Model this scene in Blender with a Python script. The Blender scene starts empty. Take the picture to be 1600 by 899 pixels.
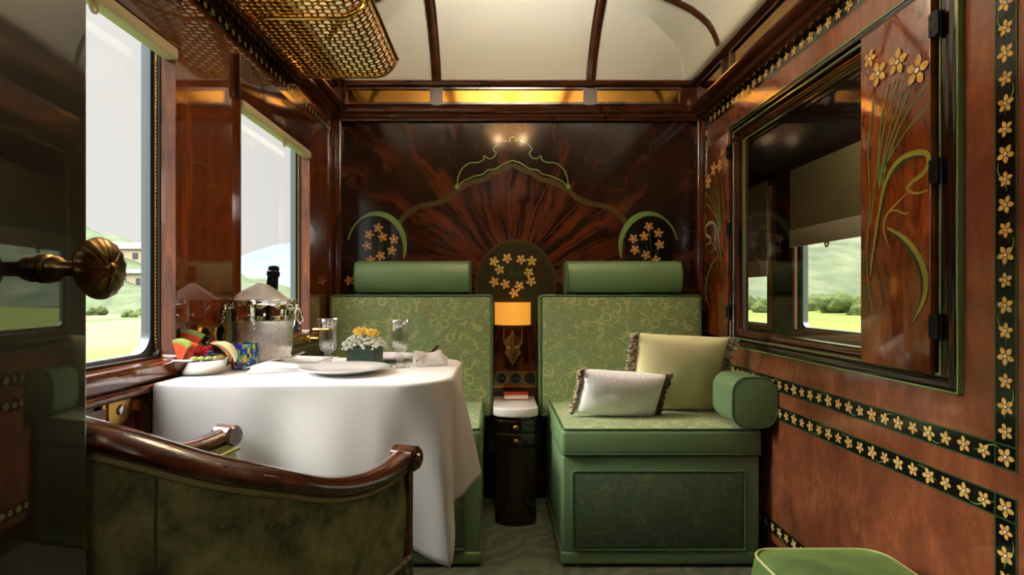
import bpy, bmesh, math, random
import numpy as np
from mathutils import Vector, Matrix, noise
random.seed(7)
PI = math.pi
C = bpy.context.scene.collection
F, VX, VY, EYE = 870.0, 777.0, 462.0, 0.99      # focal length (px), vanishing point, eye height
XL, XR, YB = -0.79, 1.0, 2.72                   # left wall, right wall, back wall

# ------------------------------------------------------------------ helpers
def srgb(r, g, b):
    f = lambda c: (c/255/12.92) if c/255 <= .04045 else ((c/255+.055)/1.055)**2.4
    return (f(r), f(g), f(b), 1)
def at(px, py, y): return Vector(((px-VX)*y/F, y, EYE-(py-VY)*y/F))
def onR(px, py, x=XR):
    y = F*x/(px-VX); return y, EYE-(py-VY)*y/F
def onL(px, py, x=XL): return onR(px, py, x)
def onB(px, py, y=YB): return (px-VX)*y/F, EYE-(py-VY)*y/F

ROOT = {}
def obj(name, bm, mats, parent=None, smooth=True, bevel=None, seg=3, subsurf=0, kind=None, label=None, recalc=True, angle=40):
    if recalc: bmesh.ops.recalc_face_normals(bm, faces=bm.faces)
    loc = ROOT.get(parent, Vector((0, 0, 0))) if parent else None
    if parent:
        bmesh.ops.translate(bm, verts=bm.verts, vec=-loc)
    else:
        loc = Vector((0, 0, 0))
    me = bpy.data.meshes.new(name); bm.to_mesh(me); bm.free()
    for m in (mats if isinstance(mats, (list, tuple)) else [mats]): me.materials.append(m)
    o = bpy.data.objects.new(name, me); C.objects.link(o)
    if parent: o.parent = parent
    ROOT[o] = loc
    if smooth:
        for p in me.polygons: p.use_smooth = True
        if smooth != 'all':
            me.set_sharp_from_angle(angle=math.radians(angle))
    if bevel:
        md = o.modifiers.new('bevel', 'BEVEL'); md.width = bevel; md.segments = seg; md.limit_method = 'ANGLE'; md.angle_limit = math.radians(45)
        md.harden_normals = False
        for p in me.polygons: p.use_smooth = True
        if smooth: me.set_sharp_from_angle(angle=math.radians(180))
    if subsurf:
        md = o.modifiers.new('sub', 'SUBSURF'); md.levels = subsurf; md.render_levels = subsurf
    if kind: o['kind'] = kind
    if label: o['label'] = label
    return o
def thing(name, label, cat, loc, group=None, kind=None):
    o = bpy.data.objects.new(name, None); C.objects.link(o); o.location = loc; o.empty_display_size = .05
    o['label'] = label; o['category'] = cat
    if group: o['group'] = group
    if kind: o['kind'] = kind
    ROOT[o] = Vector(loc); return o
def struct_empty(name, loc, label=None):
    o = bpy.data.objects.new(name, None); C.objects.link(o); o.location = loc; o['kind'] = 'structure'
    if label: o['label'] = label
    ROOT[o] = Vector(loc); return o
def tag(o, label, cat, group=None, kind=None):
    o['label'] = label; o['category'] = cat
    if group: o['group'] = group
    if kind: o['kind'] = kind
    return o
def origin(o, loc):
    loc = Vector(loc); o.data.transform(Matrix.Translation(-loc)); o.location = loc; return o
B = bmesh.new
def quad(bm, pts, mat=0):
    f = bm.faces.new([bm.verts.new(p) for p in pts]); f.material_index = mat; return f
def box(bm, x0, x1, y0, y1, z0, z1, mat=0):
    v = [bm.verts.new((x, y, z)) for x in (x0, x1) for y in (y0, y1) for z in (z0, z1)]
    for a in ((0,1,3,2),(4,6,7,5),(0,4,5,1),(2,3,7,6),(0,2,6,4),(1,5,7,3)):
        f = bm.faces.new([v[i] for i in a]); f.material_index = mat
def prism(bm, poly, fn, mat=0):
    """poly: list of 2D points; fn(u,v,k) -> 3D with k in 0,1"""
    a = [bm.verts.new(fn(u, v, 0)) for u, v in poly]; b = [bm.verts.new(fn(u, v, 1)) for u, v in poly]
    n = len(poly)
    fs = [bm.faces.new(a), bm.faces.new(b[::-1])]
    for i in range(n): fs.append(bm.faces.new((a[i], b[i], b[(i+1) % n], a[(i+1) % n])))
    for f in fs: f.material_index = mat
def ringprism(bm, outer, inner, fn, mat=0):
    n = len(outer)
    O = [[bm.verts.new(fn(u, v, k)) for u, v in outer] for k in (0, 1)]
    I = [[bm.verts.new(fn(u, v, k)) for u, v in inner] for k in (0, 1)]
    for i in range(n):
        j = (i+1) % n
        for q in ((O[0][i], O[0][j], I[0][j], I[0][i]), (O[1][i], I[1][i], I[1][j], O[1][j]),
                  (O[0][i], O[1][i], O[1][j], O[0][j]), (I[0][i], I[0][j], I[1][j], I[1][i])):
            f = bm.faces.new(q); f.material_index = mat
def rrect(u0, u1, v0, v1, r, n=6):
    p = []
    for cx, cy, a0 in ((u1-r, v1-r, 0), (u0+r, v1-r, 90), (u0+r, v0+r, 180), (u1-r, v0+r, 270)):
        for k in range(n+1):
            a = math.radians(a0+90*k/n); p.append((cx+r*math.cos(a), cy+r*math.sin(a)))
    return p
def lathe(bm, prof, c, n=32, mat=0, axis='z', flute=0, nfl=0, flz=None, cap=True):
    c = Vector(c); rings = []
    for r, h in prof:
        ring = []
        for k in range(n):
            a = 2*PI*k/n; rr = r
            if flute and (flz is None or flz[0] <= h <= flz[1]): rr = r*(1-flute*(.5+.5*math.cos(nfl*a)))
            x, y = rr*math.cos(a), rr*math.sin(a)
            p = {'z': (x, y, h), 'x': (h, x, y), 'y': (x, h, y)}[axis]
            ring.append(bm.verts.new(c+Vector(p)))
        rings.append(ring)
    for a, b in zip(rings, rings[1:]):
        for k in range(n):
            f = bm.faces.new((a[k], a[(k+1) % n], b[(k+1) % n], b[k])); f.material_index = mat
    if cap:
        for ring in (rings[0], rings[-1]):
            try: f = bm.faces.new(ring); f.material_index = mat
            except ValueError: pass
def tube(bm, pts, r, n=8, mat=0, closed=False, flat=1.0, up=None):
    pts = [Vector(p) for p in pts]; m = len(pts)
    rad = r if isinstance(r, (list, tuple)) else [r]*m
    rings = []; prev = None
    for i, p in enumerate(pts):
        if closed: t = pts[(i+1) % m]-pts[i-1]
        else: t = pts[min(i+1, m-1)]-pts[max(i-1, 0)]
        if t.length < 1e-9: t = Vector((0, 0, 1))
        t.normalize()
        if prev is None:
            ref = Vector(up) if up else (Vector((0, 0, 1)) if abs(t.z) < .9 else Vector((1, 0, 0)))
            nrm = (ref-t*ref.dot(t)).normalized()
        else:
            nrm = prev-t*prev.dot(t)
            nrm = nrm.normalized() if nrm.length > 1e-6 else prev
        prev = nrm; bn = t.cross(nrm)
        rings.append([bm.verts.new(p+(nrm*math.cos(2*PI*k/n)*flat+bn*math.sin(2*PI*k/n))*rad[i]) for k in range(n)])
    seq = list(zip(rings, rings[1:]))+([(rings[-1], rings[0])] if closed else [])
    for a, b in seq:
        for k in range(n):
            f = bm.faces.new((a[k], a[(k+1) % n], b[(k+1) % n], b[k])); f.material_index = mat
    if not closed:
        for ring in (rings[0], rings[-1]):
            f = bm.faces.new(ring); f.material_index = mat
def ball(bm, c, r, mat=0, sub=2, scale=(1, 1, 1), rot=None):
    M = Matrix.Translation(c) @ (rot.to_4x4() if rot else Matrix()) @ Matrix.Diagonal((r*scale[0], r*scale[1], r*scale[2], 1))
    res = bmesh.ops.create_icosphere(bm, subdivisions=sub, radius=1, matrix=M)
    for v in res['verts']:
        for f in v.link_faces: f.material_index = mat
def cat(pts, n=8):
    """Catmull-Rom through points"""
    pts = [Vector(p) for p in pts]; out = []
    P = [pts[0]*2-pts[1]]+pts+[pts[-1]*2-pts[-2]]
    for i in range(1, len(P)-2):
        for k in range(n):
            t = k/n; a, b, c, d = P[i-1], P[i], P[i+1], P[i+2]
            out.append(.5*((2*b)+(c-a)*t+(2*a-5*b+4*c-d)*t*t+(3*b-a-3*c+d)*t**3))
    out.append(pts[-1]); return out
def ribbon(bm, pts, w, fn, off, mat=0):
    """flat inlay ribbon on a surface; pts 2D, w width or list, fn(u,v,off)->3D"""
    pts = [Vector((p[0], p[1])) for p in pts]; m = len(pts)
    ws = w if isinstance(w, (list, tuple)) else [w]*m
    L = []; R = []
    for i, p in enumerate(pts):
        t = pts[min(i+1, m-1)]-pts[max(i-1, 0)]
        t = t.normalized() if t.length > 1e-9 else Vector((1, 0))
        nn = Vector((-t.y, t.x))*ws[i]/2
        L.append(bm.verts.new(fn(p.x+nn.x, p.y+nn.y, off))); R.append(bm.verts.new(fn(p.x-nn.x, p.y-nn.y, off)))
    for i in range(m-1):
        f = bm.faces.new((L[i], L[i+1], R[i+1], R[i])); f.material_index = mat
def disc(bm, u, v, ru, rv, fn, off, mat=0, n=20, rot=0):
    ps = []
    for k in range(n):
        a = 2*PI*k/n; x, y = ru*math.cos(a), rv*math.sin(a)
        ps.append(bm.verts.new(fn(u+x*math.cos(rot)-y*math.sin(rot), v+x*math.sin(rot)+y*math.cos(rot), off)))
    f = bm.faces.new(ps); f.material_index = mat
def flower(bm, u, v, R, fn, off, mats=(1, 2, 3), rot=None, n=5, squash=1.0):
    """petals, dark ring, pale eye (flat marquetry)"""
    rot = random.uniform(0, 6) if rot is None else rot
    for k in range(n):
        a = rot+2*PI*k/n; d = .5*2*PI/n
        loc = [(.12, -.3), (.40, -.86*d), (.66, -.72*d), (.86, -.34*d), (1.0, 0), (.86, .34*d), (.66, .72*d), (.40, .86*d), (.12, .3)]
        f = bm.faces.new([bm.verts.new(fn(u+R*r*math.cos(a+t), v+R*squash*r*math.sin(a+t), off)) for r, t in loc]); f.material_index = mats[0]
    disc(bm, u, v, R*.28, R*.24, fn, off+.0003, mats[1], 12, rot); disc(bm, u, v, R*.20, R*.165, fn, off+.0006, mats[2], 12, rot)
def wall(name, fn, u0, u1, v0, v1, holes, mat, kind='structure', extra_u=()):
    """slab with rectangular holes. fn(u,v,k) k 0 inner 1 outer"""
    bm = B()
    us = sorted({u0, u1, *[h[0] for h in holes], *[h[1] for h in holes]}); vs = sorted({v0, v1, *[h[2] for h in holes], *[h[3] for h in holes]})
    solid = {}
    for i in range(len(us)-1):
        for j in range(len(vs)-1):
            cu, cv = (us[i]+us[i+1])/2, (vs[j]+vs[j+1])/2
            solid[i, j] = not any(h[0] < cu < h[1] and h[2] < cv < h[3] for h in holes)
    cache = {}
    def V(i, j, k):
        if (i, j, k) not in cache: cache[i, j, k] = bm.verts.new(fn(us[i], vs[j], k))
        return cache[i, j, k]
    for (i, j), s in solid.items():
        if not s: continue
        for k in (0, 1): bm.faces.new((V(i, j, k), V(i+1, j, k), V(i+1, j+1, k), V(i, j+1, k)))
        for di, dj, e in ((-1, 0, ((i, j), (i, j+1))), (1, 0, ((i+1, j), (i+1, j+1))), (0, -1, ((i, j), (i+1, j))), (0, 1, ((i, j+1), (i+1, j+1)))):
            if not solid.get((i+di, j+dj), False):
                (a, b), (c, d) = e; bm.faces.new((V(a, b, 0), V(c, d, 0), V(c, d, 1), V(a, b, 1)))
    return obj(name, bm, mat, kind=kind, smooth=False)

# ------------------------------------------------------------------ materials
def mat(name, col=(.5, .5, .5, 1), rough=.5, metal=0, **kw):
    m = bpy.data.materials.new(name); m.use_nodes = True
    b = m.node_tree.nodes['Principled BSDF']
    b.inputs['Base Color'].default_value = col; b.inputs['Roughness'].default_value = rough; b.inputs['Metallic'].default_value = metal
    for k, v in kw.items(): b.inputs[k.replace('_', ' ')].default_value = v
    return m
class N:
    """tiny node helper"""
    def __init__(s, m): s.t = m.node_tree; s.b = s.t.nodes.get('Principled BSDF')
    def n(s, typ, **kw):
        x = s.t.nodes.new(typ)
        for k, v in kw.items(): setattr(x, k, v)
        return x
    def l(s, a, b): s.t.links.new(a, b)
    def setin(s, x, i, v):
        if isinstance(v, bpy.types.NodeSocket): s.l(v, x.inputs[i])
        else: x.inputs[i].default_value = v
    def math(s, op, a, b=0, c=None):
        x = s.n('ShaderNodeMath', operation=op); s.setin(x, 0, a); s.setin(x, 1, b)
        if c is not None: s.setin(x, 2, c)
        return x.outputs[0]
    def co(s, scale=(1, 1, 1), rot=(0, 0, 0), kind='Object'):
        t = s.n('ShaderNodeTexCoord'); mp = s.n('ShaderNodeMapping'); mp.inputs['Scale'].default_value = scale; mp.inputs['Rotation'].default_value = rot
        s.l(t.outputs[kind], mp.inputs[0]); return mp.outputs[0]
    def noise(s, vec, scale=5, detail=4, rough=.55, dist=0):
        x = s.n('ShaderNodeTexNoise'); s.l(vec, x.inputs['Vector'])
        x.inputs['Scale'].default_value = scale; x.inputs['Detail'].default_value = detail; x.inputs['Roughness'].default_value = rough; x.inputs['Distortion'].default_value = dist
        return x.outputs['Fac']
    def vor(s, vec, scale=5, feature='F1', out='Distance', rnd=1):
        x = s.n('ShaderNodeTexVoronoi', feature=feature); s.l(vec, x.inputs['Vector']); x.inputs['Scale'].default_value = scale; x.inputs['Randomness'].default_value = rnd
        return x.outputs[out]
    def ramp(s, fac, stops, interp='LINEAR'):
        x = s.n('ShaderNodeValToRGB'); s.l(fac, x.inputs[0]); e = x.color_ramp.elements; x.color_ramp.interpolation = interp
        while len(e) < len(stops): e.new(.5)
        for k, (p, c) in enumerate(stops): e[k].position = p; e[k].color = c if len(c) == 4 else (*c, 1)
        return x.outputs[0]
    def mix(s, fac, a, b, blend='MIX'):
        x = s.n('ShaderNodeMix', data_type='RGBA', blend_type=blend); s.setin(x, 0, fac); s.setin(x, 6, a); s.setin(x, 7, b); return x.outputs[2]
    def bump(s, h, strength=.3, dist=.002):
        x = s.n('ShaderNodeBump'); s.l(h, x.inputs['Height']); x.inputs['Strength'].default_value = strength; x.inputs['Distance'].default_value = dist
        s.l(x.outputs[0], s.b.inputs['Normal'])
    def color(s, c): s.l(c, s.b.inputs['Base Color'])
    def xyz(s, vec):
        x = s.n('ShaderNodeSeparateXYZ'); s.l(vec, x.inputs[0]); return x.outputs
    def comb(s, x, y, z):
        n = s.n('ShaderNodeCombineXYZ'); s.setin(n, 0, x); s.setin(n, 1, y); s.setin(n, 2, z); return n.outputs[0]

def wood(name, dark, light, scale=(6, 1, 1), ns=3, rough=.12, dist=1.5, coat=.4, ir=.5):
    m = mat(name, rough=rough, Coat_Weight=coat, Coat_Roughness=.04, Specular_IOR_Level=ir); n = N(m)
    f = n.noise(n.co(scale), ns, 6, .6, dist)
    n.color(n.ramp(f, [(.3, dark), (.72, light)])); return m

M = {}
M['mahogany'] = wood('mahogany_gloss', srgb(34, 15, 9), srgb(92, 44, 25), (8, 8, 1.2), 2.5)
M['mahogany_long'] = wood('mahogany_moulding', srgb(52, 25, 15), srgb(78, 38, 22), (3, 3, 3), 2, dist=.6)
M['mahogany_dark'] = wood('mahogany_dark', srgb(16, 8, 6), srgb(40, 19, 12), (8, 8, 1.2), 2.5, rough=.1)
M['door_lacquer'] = wood('door_lacquer', srgb(16, 9, 8), srgb(32, 16, 12), (8, 8, 1.2), 2.5, rough=.3, coat=1)
M['door_lacquer'].node_tree.nodes['Principled BSDF'].inputs['Coat IOR'].default_value = 1.9; M['door_lacquer'].node_tree.nodes['Principled BSDF'].inputs['Coat Roughness'].default_value = .02
M['mahogany_red'] = wood('mahogany_pier', srgb(74, 33, 16), srgb(132, 66, 33), (9, 9, .8), 1.6, rough=.07, coat=1)
M['pier_trim'] = wood('window_reveal_wood', srgb(84, 40, 20), srgb(150, 84, 46), (8, 8, 1.2), 3, rough=.1, coat=1)
M['walnut'] = wood('walnut_rail', srgb(40, 19, 10), srgb(104, 56, 32), (6, 6, 6), 3, rough=.15, coat=.8)
M['trim_light'] = wood('window_trim_wood', srgb(96, 50, 24), srgb(170, 104, 60), (8, 8, 1.2), 3, rough=.15, coat=.8)
# mottled burl of the corridor wall
m = M['burl'] = mat('burl_lacquer', rough=.14, Coat_Weight=.5, Coat_Roughness=.03); n = N(m)
v = n.co((1, 1, .8)); a = n.noise(v, 5, 6, .6, .6); b = n.noise(n.co((3, 3, 1.2), (.6, 0, 0)), 9, 5, .65, 1.2)
n.color(n.mix(n.ramp(b, [(.38, (0, 0, 0)), (.75, (.75, .75, .75))]), n.ramp(a, [(.28, srgb(88, 48, 32)), (.5, srgb(130, 74, 48)), (.75, srgb(158, 96, 62))]), srgb(92, 54, 38)))
# flame mahogany fan of the end wall
m = M['flame'] = mat('flame_mahogany', rough=.12, Specular_IOR_Level=.42); n = N(m)
x, y, z = n.xyz(n.co())
dx = n.math('SUBTRACT', x, .075); dz = n.math('SUBTRACT', z, 1.05)
ang = n.math('ARCTAN2', dx, n.math('ADD', dz, .0)); rad = n.math('SQRT', n.math('ADD', n.math('MULTIPLY', dx, dx), n.math('MULTIPLY', dz, dz)))
wob = n.noise(n.co((1, 1, 1)), 6, 3, .5)
ang2 = n.math('ADD', ang, n.math('MULTIPLY', n.math('SUBTRACT', wob, .5), .22))
rays = n.noise(n.comb(n.math('MULTIPLY', ang2, 4.2), 0, n.math('MULTIPLY', rad, 1.3)), 2.1, 3, .6, .2)
fine = n.noise(n.comb(n.math('MULTIPLY', ang2, 22), n.math('MULTIPLY', rad, 3), 0), 2, 5, .6, 1)
swirl = n.noise(n.co((1, 1, 1)), 3.4, 6, .62, .9)
fall = n.n('ShaderNodeMapRange', interpolation_type='SMOOTHSTEP'); n.l(rad, fall.inputs[0]); fall.inputs[1].default_value = .50; fall.inputs[2].default_value = .66; fall.inputs[3].default_value = .03; fall.inputs[4].default_value = -.07
val = n.math('ADD', fall.outputs[0], n.math('ADD', n.math('ADD', n.math('MULTIPLY', rays, .8), n.math('MULTIPLY', fine, .24)), n.math('MULTIPLY', swirl, .26)))
n.color(n.ramp(val, [(.46, srgb(20, 12, 10)), (.62, srgb(40, 20, 13)), (.80, srgb(82, 38, 21)), (1.0, srgb(112, 56, 30))]))
# shutter veneer
m = M['veneer'] = mat('shutter_veneer', rough=.12, Coat_Weight=.6, Coat_Roughness=.03); n = N(m)
f = n.noise(n.co((1, 5, 1.4), (.35, 0, 0)), 4, 6, .6, 2.2); g = n.noise(n.co(), 3.4, 2)
n.color(n.mix(n.ramp(g, [(.4, (0, 0, 0)), (.68, (1, 1, 1))]), n.ramp(f, [(.3, srgb(78, 32, 14)), (.7, srgb(150, 76, 34))]), srgb(62, 28, 14)))
M['black'] = mat('ebony_inlay', srgb(14, 12, 10), .14, Coat_Weight=.5)
m = M['gold_inlay'] = mat('boxwood_inlay', srgb(206, 160, 78), .22, Coat_Weight=.5); n = N(m)
n.color(n.ramp(n.noise(n.co((30, 30, 30)), 3, 3), [(.35, srgb(196, 150, 76)), (.65, srgb(230, 192, 116))]))
M['amber_inlay'] = mat('amber_inlay', srgb(200, 138, 76), .22, Coat_Weight=.5)
M['cream_inlay'] = mat('holly_inlay', srgb(240, 232, 205), .25, Coat_Weight=.5)
M['green_inlay'] = mat('green_inlay', srgb(104, 132, 72), .2, Coat_Weight=.5)
M['dark_green_inlay'] = mat('dark_green_inlay', srgb(52, 74, 44), .2, Coat_Weight=.5)
M['olive_inlay'] = mat('olive_inlay', srgb(66, 56, 28), .15, Coat_Weight=.5)
M['leaf_inlay'] = mat('leaf_inlay', srgb(142, 138, 62), .2, Coat_Weight=.5)
M['medallion'] = mat('medallion_inlay', srgb(48, 42, 26), .14, Coat_Weight=.5)
M['brass'] = mat('polished_brass', srgb(212, 164, 84), .16, 1)
M['brass_satin'] = mat('satin_brass', srgb(232, 190, 112), .42, 1)
M['brass_dark'] = mat('aged_brass', srgb(150, 112, 62), .3, 1)
m = M['knob_brass'] = mat('worn_brass', srgb(122, 100, 62), .32, 1); n = N(m)
n.color(n.ramp(n.noise(n.co((30, 30, 30)), 2, 4), [(.35, srgb(84, 66, 40)), (.65, srgb(142, 116, 70))]))
m = M['gold_mirror'] = mat('gilded_mirror', srgb(164, 118, 54), .10, 1)
M['chrome'] = mat('chrome', srgb(226, 226, 222), .06, 1)
M['silver'] = mat('silver', srgb(236, 235, 230), .16, 1)
m = M['bucket'] = mat('frosted_silver', srgb(224, 224, 220), .1, 1); n = N(m)
zz = n.xyz(n.co())[2]
low = n.ramp(n.math('MULTIPLY', zz, 5), [(.52, (1, 1, 1)), (.6, (0, 0, 0))])
drop = n.vor(n.co((1, 1, .7)), 160); dm = n.ramp(drop, [(.25, (1, 1, 1)), (.4, (0, 0, 0))])
n.l(n.math('ADD', .06, n.math('MULTIPLY', low, n.math('SUBTRACT', .42, n.math('MULTIPLY', dm, .3)))), n.b.inputs['Roughness'])
n.bump(n.math('MULTIPLY', low, dm), .5, .001)
M['metal_grey'] = mat('window_alloy', srgb(120, 130, 138), .35, .8)
M['rubber'] = mat('black_rubber', srgb(18, 17, 16), .4)
M['black_metal'] = mat('black_hinge', srgb(20, 20, 22), .35, .6)
M['black_plastic'] = mat('black_socket', srgb(12, 11, 10), .3)
M['cream'] = mat('cream_ceiling', srgb(243, 239, 226), .45)
M['blind'] = mat('blind_fabric', srgb(196, 186, 156), .8)
m = M['olive_blind'] = mat('olive_blind', srgb(124, 112, 74), .85)
m = M['leather'] = mat('green_leather', srgb(104, 132, 92), .42, Specular_IOR_Level=.4); n = N(m)
n.bump(n.noise(n.co(), 220, 2), .05, .001)
M['leather_dark'] = M['leather']
M['piping'] = mat('green_piping', srgb(66, 96, 60), .5)
def embroidery(name, base, line, rust):
    m = mat(name, rough=.75, Sheen_Weight=.15); n = N(m)
    co = n.co(); nz = n.n('ShaderNodeTexNoise'); n.l(co, nz.inputs['Vector']); nz.inputs['Scale'].default_value = 9; nz.inputs['Detail'].default_value = 1
    off = n.n('ShaderNodeVectorMath', operation='MULTIPLY_ADD'); n.l(nz.outputs['Color'], off.inputs[0]); off.inputs[1].default_value = (.05, .05, .05); n.l(co, off.inputs[2])
    v = off.outputs[0]
    def shift(o):
        a_ = n.n('ShaderNodeVectorMath', operation='ADD'); n.l(v, a_.inputs[0]); a_.inputs[1].default_value = o; return a_.outputs[0]
    def rings(scale, r0, w, lo, o=(0, 0, 0), gs=1.5):
        vv = shift(o); d = n.vor(vv, scale); a = n.math('ABSOLUTE', n.math('SUBTRACT', d, r0)); line_ = n.math('LESS_THAN', a, w)
        gate = n.math('GREATER_THAN', n.noise(vv, scale*gs, 0), lo); return n.math('MULTIPLY', line_, gate)
    mx = lambda *q: q[0] if len(q) == 1 else n.math('MAXIMUM', q[0], mx(*q[1:]))
    A = mx(rings(12, .36, .030, .52), rings(15, .34, .030, .54, (.37, .11, .2)), rings(11, .44, .024, .55, (.7, .33, .53)))
    Bn = mx(rings(26, .34, .055, .5, (.2, .7, .1), 1.2), rings(34, .30, .06, .52, (.5, .2, .9), 1.2))
    e = n.math('LESS_THAN', n.vor(v, 26, 'DISTANCE_TO_EDGE'), .035); e = n.math('MULTIPLY', e, n.math('GREATER_THAN', n.noise(co, 20, 1), .52))
    R = rings(38, .32, .09, .46, (.1, .4, .3), 1.1); R = n.math('MULTIPLY', R, n.math('GREATER_THAN', n.noise(co, 9, 1), .57))
    base_c = n.mix(n.noise(co, 90, 2), base, tuple(c*1.15 for c in base[:3])+(1,))
    c = n.mix(n.math('MULTIPLY', Bn, .38), base_c, line); c = n.mix(n.math('MULTIPLY', e, .40), c, line)
    c = n.mix(n.math('MULTIPLY', R, .8), c, rust); c = n.mix(n.math('MULTIPLY', A, .75), c, line); n.color(c)
    n.bump(n.math('ADD', A, e), .25, .0015); return m
M['brocade'] = embroidery('green_brocade', srgb(118, 138, 92), srgb(190, 190, 124), srgb(134, 116, 66))
M['brocade_dark'] = embroidery('base_panel_brocade', srgb(56, 76, 50), srgb(92, 106, 66), srgb(66, 68, 42))
m = M['velvet'] = mat('olive_velvet', rough=.8, Sheen_Weight=.5, Sheen_Roughness=.4); n = N(m)
n.b.inputs['Sheen Tint'].default_value = srgb(150, 160, 90)
f = n.noise(n.co((1, 1, 1)), 17, 6, .68, .3)
n.color(n.ramp(f, [(.36, srgb(60, 68, 40)), (.5, srgb(116, 118, 68)), (.66, srgb(150, 148, 90))]))
m = M['velvet_green'] = mat('green_velvet', rough=.8, Sheen_Weight=.5, Sheen_Roughness=.35); n = N(m)
n.b.inputs['Sheen Tint'].default_value = srgb(160, 190, 100)
n.color(n.ramp(n.noise(n.co((1, 1, 1)), 9, 4, .6, .4), [(.35, srgb(46, 68, 28)), (.65, srgb(80, 104, 44))]))
M['olive_cord'] = mat('olive_cord', srgb(150, 142, 84), .7)
m = M['cloth'] = mat('white_linen', srgb(236, 235, 232), .8, Sheen_Weight=.2); n = N(m)
n.bump(n.noise(n.co((1, 1, 1)), 400, 2), .08, .0008)
M['napkin'] = mat('white_napkin', srgb(246, 246, 244), .8)
m = M['sheer_napkin'] = mat('thin_linen', srgb(248, 248, 246), .8); t_ = m.node_tree; tb = t_.nodes.new('ShaderNodeBsdfTranslucent'); tb.inputs[0].default_value = srgb(248, 248, 246); mx_ = t_.nodes.new('ShaderNodeMixShader'); mx_.inputs[0].default_value = .45
t_.links.new(t_.nodes['Principled BSDF'].outputs[0], mx_.inputs[1]); t_.links.new(tb.outputs[0], mx_.inputs[2]); t_.links.new(mx_.outputs[0], t_.nodes['Material Output'].inputs[0])
M['porcelain'] = mat('white_porcelain', srgb(240, 240, 238), .12, Coat_Weight=.5)
M['marble'] = mat('white_marble', srgb(228, 226, 220), .18)
M['yellow_linen'] = mat('pale_yellow_linen', srgb(220, 214, 160), .7, Sheen_Weight=.3)
m = M['boucle'] = mat('white_velour', srgb(222, 222, 214), .7, Sheen_Weight=.4); n = N(m)
e = n.vor(n.co(), 70, 'DISTANCE_TO_EDGE'); n.color(n.ramp(e, [(.01, srgb(216, 217, 212)), (.08, srgb(246, 246, 246))])); n.bump(e, .3, .002)
m = M['fringe'] = mat('taupe_fringe', rough=.9); n = N(m)
n.color(n.ramp(n.noise(n.co(), 60, 2), [(.4, srgb(104, 84, 60)), (.6, srgb(198, 182, 156))]))
m = M['fringe_dark'] = mat('brown_fringe', rough=.9); n = N(m)
n.color(n.ramp(n.noise(n.co(), 60, 2), [(.4, srgb(58, 44, 32)), (.65, srgb(120, 100, 76))]))
m = M['fringe_grey'] = mat('bullion_fringe', rough=.9); n = N(m)
n.color(n.ramp(n.noise(n.co(), 90, 2), [(.4, srgb(52, 50, 36)), (.65, srgb(130, 122, 92))]))
# carpet
m = M['carpet'] = mat('leaf_carpet', rough=.95); n = N(m)
w = n.n('ShaderNodeTexWave', wave_type='BANDS'); n.l(n.co((1, 1, 1), (0, 0, .7)), w.inputs[0]); w.inputs['Scale'].default_value = 3.5; w.inputs['Distortion'].default_value = 16; w.inputs['Detail'].default_value = 2; w.inputs['Detail Scale'].default_value = 1.4
n.color(n.mix(n.noise(n.co(), 160, 2), n.ramp(w.outputs['Fac'], [(.3, srgb(62, 70, 50)), (.8, srgb(92, 98, 70))]), srgb(70, 78, 56)))
# glass of windows: reflects by angle, otherwise clear
def pane(name, tint=(1, 1, 1, 1), ior=1.5):
    m = bpy.data.materials.new(name); m.use_nodes = True; t = m.node_tree; t.nodes.clear()
    o = t.nodes.new('ShaderNodeOutputMaterial'); mx = t.nodes.new('ShaderNodeMixShader'); tr = t.nodes.new('ShaderNodeBsdfTransparent'); gl = t.nodes.new('ShaderNodeBsdfGlossy'); fr = t.nodes.new('ShaderNodeLayerWeight'); pw = t.nodes.new('ShaderNodeMath'); pw.operation = 'POWER'; ma = t.nodes.new('ShaderNodeMath'); ma.operation = 'MULTIPLY_ADD'
    tr.inputs[0].default_value = tint; gl.inputs['Roughness'].default_value = 0; fr.inputs[0].default_value = .5; pw.inputs[1].default_value = 5; r0 = ((ior-1)/(ior+1))**2*1.8; ma.inputs[1].default_value = 1-r0; ma.inputs[2].default_value = r0
    t.links.new(fr.outputs['Facing'], pw.inputs[0]); t.links.new(pw.outputs[0], ma.inputs[0])
    t.links.new(ma.outputs[0], mx.inputs[0]); t.links.new(tr.outputs[0], mx.inputs[1]); t.links.new(gl.outputs[0], mx.inputs[2]); t.links.new(mx.outputs[0], o.inputs[0]); return m
M['pane'] = pane('window_glass'); M['pane_dark'] = pane('corridor_glass', (.86, .87, .8, 1), 1.7)
M['crystal'] = pane('crystal', (.97, .975, .97, 1), 2.05)
m = M['millefiori'] = mat('millefiori_glass', rough=.1, Coat_Weight=.6); n = N(m)
vx = n.n('ShaderNodeTexVoronoi'); n.l(n.co((1, 1, .55)), vx.inputs['Vector']); vx.inputs['Scale'].default_value = 130
h = n.xyz(vx.outputs['Color'])[0]
n.color(n.ramp(h, [(0, srgb(24, 44, 140)), (.3, srgb(36, 70, 170)), (.42, srgb(70, 130, 120)), (.6, srgb(110, 160, 120)), (.75, srgb(30, 50, 130)), (.84, srgb(216, 190, 40)), (.93, srgb(200, 90, 70))], 'CONSTANT'))
def emis(name, col, s):
    m = mat(name, col, .6); b = m.node_tree.nodes['Principled BSDF']; b.inputs['Emission Color'].default_value = col; b.inputs['Emission Strength'].default_value = s; return m
M['shade'] = emis('amber_lampshade', srgb(250, 172, 62), .62)
M['bulb'] = emis('lamp_globe', (1, .7, .38, 1), 80)
M['opal'] = emis('opal_glass', (1, .955, .84, 1), 230)
M['fill_hall'] = emis('fill_glow_corridor', (1, .9, .75, 1), 42)
M['amber_dish'] = emis('amber_dish', (1, .5, .18, 1), 8)
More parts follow.
